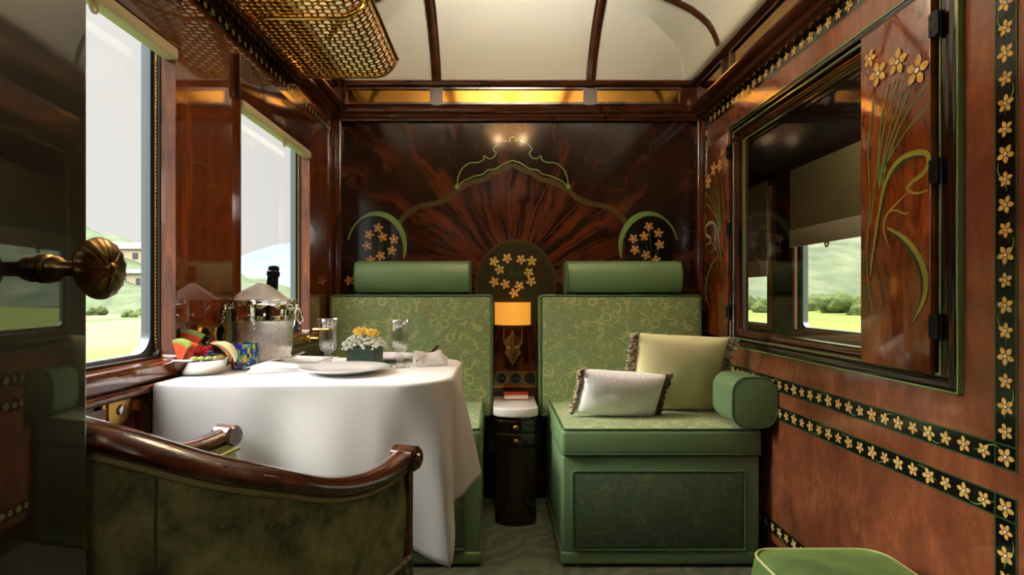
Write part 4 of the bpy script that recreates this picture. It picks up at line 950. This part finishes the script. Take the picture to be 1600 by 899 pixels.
# linen heaped over the rim
bm = B(); g = 40; rows_ = 18; V = []
for i in range(g):
    a = 2*PI*i/g; col = []
    for j in range(rows_+1):
        t = j/rows_; R_ = .083*t; px_, py_ = R_*math.cos(a), R_*math.sin(a)
        hh = .002+.034*math.exp(-((px_-.002)**2/.0016+(py_+.0)**2/.003))+.012*(1-t)+.010*math.exp(-((px_+.03)**2+(py_+.02)**2)/.0012)+.006*noise.noise(Vector((px_*40, py_*40, 2)))
        hh += .005*math.sin(a*5+1.2)*t*(1-t)*3+.004*math.sin(a*9)*t*(1-t)*3; hh += .006*math.exp(-((px_+.05)**2+(py_+.03)**2)/.0007)
        if math.hypot(px_-.017, py_-.019) < .0185: hh = min(hh, .05)
        if t > .93: hh -= .012*(t-.93)/.07
        col.append((px_, py_, hh))
    V.append(col)
cv = bm.verts.new((bc.x, bc.y, bz+H+.047)); VV = [[bm.verts.new((bc.x+p[0], bc.y+p[1], bz+H-.004+p[2])) for p in c_[1:]] for c_ in V]
for i in range(g):
    A_, B_ = VV[i], VV[(i+1) % g]; bm.faces.new((cv, A_[0], B_[0]))
    for j in range(rows_-1): bm.faces.new((A_[j], A_[j+1], B_[j+1], B_[j]))
tag(origin(obj('napkin', bm, M['sheer_napkin'], smooth='all'), (bc.x, bc.y, bz+H)), 'white linen napkin heaped over the ice bucket rim around the bottle', 'napkin', 'folded white napkins')
# millefiori tumbler
c = Vector(((383-VX)*1.46/F, 1.46, ZT))
bm = B(); lathe(bm, [(0, 0), (.030, 0), (.0345, .006), (.0352, .03), (.034, .0655), (.0335, .067), (.032, .0655), (.032, .01), (0, .007)], (c.x, c.y, ZT+.0008), 40)
tag(origin(obj('tumbler', bm, M['millefiori'], smooth=True), c), 'blue and green speckled glass tumbler beside the fruit bowl', 'glass')
# fruit bowl
fc = Vector(((314-VX)*1.375/F, 1.375, ZT))
bm = B(); lathe(bm, [(0, .0), (.045, 0), (.055, .006), (.063, .02), (.0665, .034), (.0675, .040), (.0655, .0405), (.0615, .022), (.053, .009), (.043, .004), (0, .004)], (fc.x, fc.y, ZT+.0008), 56)
tag(origin(obj('fruit_bowl', bm, M['silver'], smooth='all'), fc), 'round silver bowl of cut fruit beside window pier', 'bowl')
def fruit(name, label, bm, m, cat_='fruit', group=None, smooth=True): return tag(obj(name, bm, m, smooth=smooth), label, cat_, group)
def wedge(T, R, th, a0, a1, mats=1):
    bm = B(); A = np.linspace(a0, a1, 10)
    prism(bm, [(0, 0)]+[(R*math.cos(a), R*math.sin(a)) for a in A], lambda u, v, q: T @ Vector((u, (q-.5)*th, v)), 0)
    ringprism_ = [(R*math.cos(a), R*math.sin(a)) for a in A]
    outer_ = [(R*1.12*math.cos(a), R*1.12*math.sin(a)) for a in A]
    prism(bm, outer_+ringprism_[::-1], lambda u, v, q: T @ Vector((u, (q-.5)*th, v)), 1)
    return bm
rind = mat('melon_rind', srgb(150, 176, 92), .4); red = mat('watermelon_flesh', srgb(226, 96, 52), .35); org = mat('melon_flesh', srgb(240, 168, 112), .4); pale = mat('pale_melon', srgb(234, 226, 168), .4)
fz = ZT+.03
def TF(dx, dy, dz, rx=0, ry=0, rz=0): return Matrix.Translation((fc.x+dx, fc.y+dy, fz+dz)) @ Matrix.Rotation(rz, 4, 'Z') @ Matrix.Rotation(ry, 4, 'Y') @ Matrix.Rotation(rx, 4, 'X')
fruit('watermelon_wedge', 'large red watermelon wedge standing at left side of the fruit bowl', wedge(TF(-.052, .012, -.008, 0, -.1, .2), .078, .016, .85, 1.5), [red, rind], group='watermelon wedges', smooth=False)
fruit('watermelon_wedge', 'orange red watermelon wedge with green rind leaning frontmost in the fruit bowl', wedge(TF(-.034, -.022, -.006, .2, .05, -.3), .058, .018, .95, 1.75), [red, rind], group='watermelon wedges', smooth=False)
fruit('watermelon_wedge', 'small dark red watermelon wedge beside the raspberries in the bowl', wedge(TF(-.010, -.034, -.002, .1, .35, .2), .046, .012, 1.5, 1.95), [mat('dark_melon', srgb(196, 70, 56), .35), red], group='watermelon wedges', smooth=False)
def crescent(T, R, m):
    bm = B(); tube(bm, [T @ Vector((R*math.cos(a), 0, R*math.sin(a))) for a in np.linspace(.3, 2.3, 14)], [.002+.0105*math.sin(PI*(i+.3)/13.6) for i in range(14)], 10, flat=.7); return bm
fruit('melon_slice', 'peach coloured melon crescent standing up behind the berries', crescent(TF(.024, .014, .006, 0, .55, .2), .038, org), org, group='melon slices')
fruit('melon_slice', 'pale melon crescent at right rim of the fruit bowl', crescent(TF(.040, .006, .004, 0, .45, .1), .040, pale), pale, group='melon slices')
ras = mat('raspberry_red', srgb(176, 20, 34), .4)
for i, (dx, dy, dz) in enumerate([(.000, -.012, .022), (.014, -.008, .026), (.024, -.016, .020), (.008, -.024, .018), (.018, .004, .030), (.002, .004, .03), (-.010, .0, .024)]):
    bm = B()
    for q in range(26):
        z_ = 1-2*(q+.5)/26; a = q*2.4; rr = math.sqrt(1-z_*z_); ball(bm, (fc.x+dx+.0065*rr*math.cos(a), fc.y+dy+.0065*rr*math.sin(a), fz+dz+.0072*z_), .0026, 0, 1)
    fruit('raspberry', 'red raspberry in the heap at the middle of the fruit bowl', bm, ras, group='raspberries in the fruit bowl')
blu = mat('blueberry_skin', srgb(38, 40, 84), .45)
for i, (dx, dy, dz) in enumerate([(.030, -.026, .016), (.040, -.020, .018), (.024, -.034, .013), (.036, -.032, .012), (.044, -.012, .016), (.034, -.018, .024)]):
    bm = B(); ball(bm, (fc.x+dx, fc.y+dy, fz+dz), .0066, 0, 2, (1, 1, .9)); lathe(bm, [(.0024, 0), (.003, .0012), (.0018, .0008), (.0016, -.001)], (fc.x+dx, fc.y+dy, fz+dz+.0056), 8)
    fruit('blueberry', 'dark blueberry in the cluster at right side of the fruit bowl', bm, blu, group='blueberries in the fruit bowl')
kiw = mat('kiwi_flesh', srgb(150, 168, 70), .4)
for i, (dx, dy, a) in enumerate([(.010, -.046, .2), (.026, -.046, -.3), (.040, -.040, .5), (.050, -.026, .8)]):
    bm = B(); lathe(bm, [(0, -.0045), (.011, -.0045), (.0125, 0), (.011, .0045), (0, .0045)], (0, 0, 0), 14, 0, 'y'); bmesh.ops.transform(bm, matrix=TF(dx, dy, .006, .5, 0, a), verts=bm.verts)
    fruit('kiwi_slice', 'green kiwi slice along the front rim of the fruit bowl', bm, kiw, group='kiwi slices in the fruit bowl')

# ================================================================== ARMCHAIR (seen from behind)
def cw(p, K=1.056):     # scale away from the eye
    e_ = Vector((0, 0, EYE)); return e_+(Vector(p)-e_)*K
df = Vector((.37, .93)).normalized(); rf = Vector((df.y, -df.x)); Mf = Vector((-.352, 1.02))
def ch(l, f, z): q = Mf+rf*l+df*f; return cw((q.x, q.y, z))
half = [(.215, .005, .728), (.217, -.06, .722), (.218, -.13, .728), (.217, -.20, .745), (.212, -.28, .777), (.193, -.37, .815), (.15, -.435, .852), (.08, -.47, .874), (0, -.48, .88)]
full = half+[(-a, b, c_) for a, b, c_ in half[-2::-1]]
P3 = cat([Vector(p) for p in full], 6)
r = thing('armchair', 'tub armchair in olive velvet with curved wooden top rail, back to camera', 'chair', tuple(ch(0, -.2, .99)*1)[:2]+(0,))
def prof_at(p, dl, dz):   # offset inward in plan by dl
    v2 = Vector((p.x, p.y+.18)); n2 = v2.normalized() if v2.length else Vector((0, -1))
    if p.y > -.2: n2 = Vector((1 if p.x > 0 else -1, 0))
    else:
        w_ = min(1, (-.2-p.y)/.12); n2 = (Vector((1 if p.x > 0 else -1, 0))*(1-w_)+n2*w_).normalized()
    return ch(p.x-n2.x*dl, p.y-n2.y*dl, dz)
bm = B(); rings = []
nP = len(P3)
for i, p in enumerate(P3):          # rail with a rounded, slightly wider section
    sec = []
    hgt = .030
    for q in range(12):
        a = 2*PI*q/12; sec.append(bm.verts.new(prof_at(p, .010+.022*math.cos(a), p.z-.015+.0150*math.sin(a))))
    rings.append(sec)
for a, b in zip(rings, rings[1:]):
    for q in range(12): bm.faces.new((a[q], a[(q+1) % 12], b[(q+1) % 12], b[q]))
bm.faces.new(rings[0]); bm.faces.new(rings[-1]); obj('top_rail', bm, M['walnut'], r)
for s in (1, -1):
    bm = B(); c_ = ch(s*.205, .012, .712); ax_ = (Vector((rf.x, rf.y, 0))*s)
    pts = [c_-ax_*.026, c_-ax_*.021, c_+ax_*.021, c_+ax_*.026]; tube(bm, pts, [.018, .0225, .0225, .018], 20); tube(bm, [c_+ax_*.024, c_+ax_*.031], [.012, .009], 14)
    obj('arm_scroll', bm, M['walnut'], r)
    bm = B(); tube(bm, [ch(s*.205, .006, .70), ch(s*.207, .008, .60), ch(s*.207, .008, .45), ch(s*.205, .010, .22), ch(s*.203, .012, .08), Vector((*ch(s*.202, .012, 0).xy, .001))], [.017, .013, .015, .018, .015, .012], 12); obj('leg', bm, M['walnut'], r, label='front arm post and leg')
    bm = B(); tube(bm, [Vector((*ch(s*.13, -.36, 0).xy, .30)), Vector((*ch(s*.14, -.38, 0).xy, .001))], [.02, .012], 12); obj('leg', bm, M['walnut'], r)
# padded shell
bm = B(); rings = []
for i, p in enumerate(P3):
    zt = p.z-.028
    s_ = [prof_at(p, .004, zt), prof_at(p, .000, zt-.06), prof_at(p, .002, .60), prof_at(p, .008, .50), prof_at(p, .012, .42), prof_at(p, .045, .42), prof_at(p, .055, .52), prof_at(p, .058, .62), prof_at(p, .052, zt-.04), prof_at(p, .030, zt)]
    rings.append([bm.verts.new(v) for v in s_])
for a, b in zip(rings, rings[1:]):
    for q in range(10): bm.faces.new((a[q], a[(q+1) % 10], b[(q+1) % 10], b[q]))
bm.faces.new(rings[0]); bm.faces.new(rings[-1]); obj('upholstery', bm, M['velvet'], r, angle=60)
bm = B(); tube(bm, [prof_at(p, .001, p.z-.033) for p in P3], .004, 8); tube(bm, [prof_at(p, .050, p.z-.036) for p in P3], .004, 8)
for pe in (rings,): pass
obj('gimp_cord', bm, M['olive_cord'], r, label='pale cord along the upholstery edge')
# vertical seam of the back panel
sp_ = min(P3[:nP//2], key=lambda p: abs((VX+F*prof_at(p, 0, p.z).x/prof_at(p, 0, p.z).y)-236))
bm = B(); tube(bm, [prof_at(sp_, float(np.interp(z_, [.42, .50, .60, sp_.z-.09, sp_.z-.03], [.012, .008, .002, 0, .004]))-.0005, z_) for z_ in np.linspace(sp_.z-.035, .43, 24)], .0016, 8); obj('seam', bm, mat('velvet_seam', srgb(74, 78, 44), .8), r)
# seat cushion
inn = [prof_at(p, .066, .40) for p in P3]; bm = B()
cl = [Vector((v.x, v.y)) for v in inn]; cen = sum(cl, Vector((0, 0)))/len(cl)
tops = [bm.verts.new((cen.x+(v.x-cen.x)*s__, cen.y+(v.y-cen.y)*s__, z_)) for s__, z_ in ((1, .395), (1, .465), (.95, .49)) for v in cl]
n_ = len(cl)
for rr in range(2):
    for i in range(n_): bm.faces.new((tops[rr*n_+i], tops[rr*n_+(i+1) % n_], tops[(rr+1)*n_+(i+1) % n_], tops[(rr+1)*n_+i]))
bm.faces.new(tops[:n_]); bm.faces.new(tops[2*n_:]); obj('seat', bm, M['velvet'], r)
# bullion fringe along the bottom of the shell
bm = B()
for i in range(0, nP-1):
    for q in range(6):
        p = P3[i].lerp(P3[i+1], q/6); zt = .545; j = random.uniform(-.004, .004)
        if i > 30: continue
        a_, b_ = prof_at(p, -.004, zt), prof_at(p, -.006+j, zt-.075+random.uniform(-.008, .008)); tube(bm, [a_, a_.lerp(b_, .5)+Vector((random.uniform(-.002, .002), 0, 0)), b_], .0028, 5)
tube(bm, [prof_at(p, -.005, .548) for p in P3[:32]], .005, 8)
o = obj('fringe', bm, M['fringe_grey'], r); o['kind'] = 'stuff'; o['label'] = 'twisted olive bullion fringe'

# ================================================================== FOOTSTOOL
r = thing('footstool', 'square green velvet footstool with piped edges by the right wall', 'footstool', (.75, 1.12, 0))
fx0, fx1, fy0, fy1, fz0, fz1 = .598, .905, .90, 1.325, .12, .385
bm = B(); rings = []
for (ins_, z) in ((.0, fz0), (-.012, fz0+.08), (-.014, fz1-.08), (-.004, fz1-.012), (.004, fz1)):
    rings.append([bm.verts.new((u, v, z)) for u, v in rrect(fx0+ins_, fx1-ins_, fy0+ins_, fy1-ins_, .05-ins_*.5, 8)])
cxm, cym = (fx0+fx1)/2, (fy0+fy1)/2
for s_, dz in ((.93, .012), (.8, .022), (.55, .030), (.25, .034)):
    rings.append([bm.verts.new((cxm+(v.co.x-cxm)*s_, cym+(v.co.y-cym)*s_, fz1+dz*.8)) for v in rings[4]])
for a, b in zip(rings, rings[1:]):
    for q in range(len(a)): bm.faces.new((a[q], a[(q+1) % len(a)], b[(q+1) % len(a)], b[q]))
bm.faces.new(rings[0]); bm.faces.new(rings[-1]); obj('cushion', bm, M['velvet_green'], r, smooth='all')
bm = B(); tube(bm, [(u, v, fz1+.001) for u, v in rrect(fx0, fx1, fy0, fy1, .05, 8)], .0032, 8, closed=True); obj('piping', bm, mat('lime_piping', srgb(168, 170, 112), .6), r)
for a in (fx0+.05, fx1-.05):
    for b in (fy0+.05, fy1-.05):
        bm = B(); lathe(bm, [(.012, 0), (.02, .03), (.026, .08), (.022, .121)], (a, b, .001), 16); obj('leg', bm, M['walnut'], r)

# ================================================================== PILLOWS
def pillow(name, label, c, w, h, th, tilt, yaw, roll, mtl, pinch=.06, fringes=()):
    r = thing(name, label, 'pillow', c, 'throw pillows')
    Rm_ = Matrix.Translation(c) @ Matrix.Rotation(yaw, 4, 'Z') @ Matrix.Rotation(-tilt, 4, 'X') @ Matrix.Rotation(roll, 4, 'Y')
    g = 30; bm = B(); sides = []
    def pt(u, v, s):
        k_ = max(0, (1-u*u)*(1-v*v)); t = th/2*k_**.42*s
        x = u*w/2*(1-pinch*(1-abs(v)**2)*abs(u)**3); z = v*h/2*(1-pinch*(1-abs(u)**2)*abs(v)**3)
        t += .006*noise.noise(Vector((u*2.2, v*2.2, s)))*k_**.3
        return Rm_ @ Vector((x, -t, z+h/2))
    for s in (1, -1): sides.append([[pt(2*i/g-1, 2*j/g-1, s) for j in range(g+1)] for i in range(g+1)])
    VV = [[[bm.verts.new(p) for p in row] for row in sd_] for sd_ in sides]
    for s in (0, 1):
        for i in range(g):
            for j in range(g): bm.faces.new((VV[s][i][j], VV[s][i+1][j], VV[s][i+1][j+1], VV[s][i][j+1]))
    bmesh.ops.remove_doubles(bm, verts=bm.verts, dist=.0004)
    obj('cushion', bm, mtl, r, smooth='all')
    for side, wd, m_ in fringes:
        bm = B()
        for i in range(150):
            v = random.uniform(-1, 1); p = Vector(pt(side, v, 0)); ou = (Rm_.to_3x3() @ Vector((side, random.uniform(-.7, .5), random.uniform(-.35, .35)))).normalized()
            ln = wd*random.uniform(.6, 1.1); tube(bm, [p-ou*.006, p+ou*ln*.5+Vector((0, 0, random.uniform(-.004, .002))), p+ou*ln+Vector((0, 0, random.uniform(-.008, .002)))], [.003, .0052, .0035], 5)
        o_ = obj('fringe', bm, m_, r); o_['kind'] = 'stuff'
pillow('throw_pillow', 'large pale yellow square pillow with taupe tassel fringe against the backrest', (.728, 2.345, .512), .362, .355, .13, -.42, -.06, .05, M['yellow_linen'], .05, ((-1, .036, M['fringe']), (1, .036, M['fringe'])))
pillow('throw_pillow', 'small white rectangular pillow with brown fringe leaning on the yellow pillow', (.468, 2.222, .514), .34, .20, .11, -.42, .10, .09, M['boucle'], .05, ((-1, .022, M['fringe']), (1, .024, M['fringe_dark'])))

# ================================================================== OUTSIDE
def land(name, n, col_fn): pass
m = M['field'] = mat('field_left', rough=1); n = N(m)
x, y, z = n.xyz(n.co()); v = n.comb(n.math('MULTIPLY', x, 1), n.math('MULTIPLY', y, .05), 0)
d = n.math('ADD', n.math('MULTIPLY', x, -.01), n.math('MULTIPLY', n.math('SUBTRACT', n.noise(v, .35, 3), .5), .06))
n.color(n.ramp(d, [(.10, srgb(66, 88, 28)), (.165, srgb(80, 94, 38)), (.19, srgb(106, 84, 60)), (.34, srgb(108, 88, 66)), (.37, srgb(56, 76, 28)), (.42, srgb(100, 90, 66)), (.6, srgb(74, 88, 38)), (.9, srgb(54, 74, 28))]))
m = M['meadow'] = mat('meadow_right', rough=1); n = N(m)
x, y, z = n.xyz(n.co()); v = n.comb(x, n.math('MULTIPLY', y, .05), 0)
n.color(n.ramp(n.noise(v, .5, 3), [(.35, srgb(83, 99, 27)), (.65, srgb(108, 117, 41))]))
def foliage(name, a, b, c, scale):
    m = mat(name, rough=1); n = N(m); f = n.noise(n.co((1, 1, 1.6)), scale, 6, .7); n.color(n.ramp(f, [(.3, srgb(*a)), (.5, srgb(*b)), (.7, srgb(*c))])); return m
M['hill'] = foliage('wooded_hill', (36, 50, 30), (64, 78, 46), (83, 90, 62), .25)
M['slope'] = foliage('terraced_slope', (52, 64, 49), (77, 87, 62), (105, 108, 83), .09)
M['mount'] = foliage('hazed_mountain', (74, 86, 106), (84, 95, 112), (92, 102, 114), .01)  # bluish distance haze painted into the mountain's colour
M['bush'] = foliage('bush_leaf', (40, 56, 25), (68, 83, 40), (98, 105, 58), 1.6)
GZ = -1.35
bm = B(); quad(bm, [(-900, -200, GZ), (-1.6, -200, GZ), (-1.6, 1200, GZ), (-900, 1200, GZ)]); obj('ground', bm, M['field'], kind='structure', smooth=False)
bm = B(); quad(bm, [(2.6, -200, GZ), (900, -200, GZ), (900, 1200, GZ), (2.6, 1200, GZ)]); obj('ground_meadow', bm, M['meadow'], kind='structure', smooth=False)
def hillside(name, pxs, tops, d0, d1, mtl, amp, fq, base=GZ, kindlab=None):
    """ridge rising from distance d0 (depth along the track) to d1; tops = skyline heights in px above the horizon"""
    bm = B(); nu, nv = 110, 26; V = []
    for i in range(nu+1):
        px = pxs[0]+(pxs[-1]-pxs[0])*i/nu; tp = np.interp(px, pxs, tops); col = []
        for j in range(nv+1):
            t = j/nv; d = d0+(d1-d0)*t; zt = base+(tp*d1/F+EYE-base)*(t**.9)
            X = (px-VX)*d/F; nz = amp*noise.fractal(Vector((X*fq, d*fq, 3)), 1, 2, 4)*(.15+t)
            col.append(bm.verts.new((X, d, zt+nz)))
        col.append(bm.verts.new(((px-VX)*d1*1.3/F, d1*1.3, base-2))); V.append(col)
    for i in range(nu):
        for j in range(nv+1): bm.faces.new((V[i][j], V[i][j+1], V[i+1][j+1], V[i+1][j]))
    return obj(name, bm, mtl, kind='structure', smooth='all')
hillside('hill', [-700, -200, 60, 138, 180, 228, 300, 372, 420, 470, 560], [60, 105, 112, 103, 94, 78, 50, 30, 22, 6, 0], 70, 150, M['hill'], 2.2, .12)
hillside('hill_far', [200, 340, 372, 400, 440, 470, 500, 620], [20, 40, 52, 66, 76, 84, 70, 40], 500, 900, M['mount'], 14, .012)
hillside('hill_right', [980, 1100, 1160, 1250, 1352, 1500, 1900, 2600], [120, 150, 170, 190, 200, 190, 170, 150], 110, 420, M['slope'], 6, .04)
# bushes along the meadow and the field
def bush(label, c, R, grp, H=1.0):
    bm = B()
    for i in range(16):
        a = random.uniform(0, 2*PI); q = random.uniform(0, .75); ball(bm, (c[0]+R*q*math.cos(a), c[1]+R*q*math.sin(a), c[2]+R*H*random.uniform(.25, .85)), R*random.uniform(.28, .5), 0, 3)
    for v in bm.verts: v.co += v.normal*0+Vector(v.co-Vector(c)).normalized()*R*.16*noise.fractal(v.co*(3.2/R), 1, 2, 3)
    return tag(origin(obj('bush', bm, M['bush'], smooth='all'), c), label, 'bush', grp)
for px, d, R, lab in ((1172, 92, 2.1, 'green bush far out at the meadow edge, farthest toward the end wall'), (1196, 76, 1.8, 'green bush seen beside the dark corridor pier'), (1262, 84, 2.0, 'low green bush at the bright meadow edge next to the window frame'),
                      (1300, 74, 2.3, 'round green bush in the middle of the corridor window view'), (1342, 66, 2.3, 'tall green bush at the meadow edge next to the closed shutter'), (1283, 96, 2.2, 'small bush between the low and round bushes at the meadow')):
    bush(lab, ((px-VX)*d/F, d, GZ-.1*R), R, 'bushes along the meadow')
for px, d, R, lab in ((376, 62, 2.2, 'green bush by the field seen left of the champagne bottle'), (200, 60, 2.0, 'low green bush below the far house'), (222, 64, 2.3, 'green bush at the field edge nearest the window frame'), (150, 66, 2.4, 'green bush beyond the door knob')):
    bush(lab, ((px-VX)*d/F, d, GZ-.2*R), R*.55, 'bushes along the field')
# houses
def house(label, px, py, d, w, dp, h, roofc):
    c = at(px, py, d); r = thing('house', label, 'house', (c.x, c.y, GZ))
    bm = B(); box(bm, c.x-w/2, c.x+w/2, c.y-dp/2, c.y+dp/2, GZ, c.z); obj('walls', bm, mat('house_wall', srgb(168, 156, 132), .9), r, smooth=False)
    bm = B(); prism(bm, [(-w/2-.4, 0), (w/2+.4, 0), (w/2*.6, h), (-w/2*.6, h)], lambda u, v, q: (c.x+u, c.y+(q-.5)*(dp+.8), c.z+v)); obj('roof', bm, mat('house_roof', srgb(*roofc), .8), r, smooth=False)
    for u in (-.25, .12): 
        bm = B(); box(bm, c.x+w*u, c.x+w*u+w*.12, c.y-dp/2-.05, c.y-dp/2+.02, c.z-2.0, c.z-.8); obj('window', bm, mat('house_window', srgb(70, 74, 76), .3), r, smooth=False)
house('pale house with a light roof on the hill beyond the field', 214, 391, 112, 9, 6, 1.2, (190, 184, 180))
house('low grey shed with a pale roof below the far house', 218, 428, 90, 6, 4, .6, (186, 182, 178))

# ------------------------------------------------------------------ render view settings
sc = bpy.context.scene
sc.view_settings.view_transform = 'Standard'; sc.view_settings.look = 'None'; sc.view_settings.exposure = 0; sc.view_settings.gamma = 1; sc.view_settings.use_curve_mapping = False
sc.cycles.use_denoising = True; sc.cycles.max_bounces = 14; sc.cycles.transparent_max_bounces = 16; sc.cycles.sample_clamp_indirect = 10; sc.cycles.caustics_refractive = False; sc.cycles.blur_glossy = .5
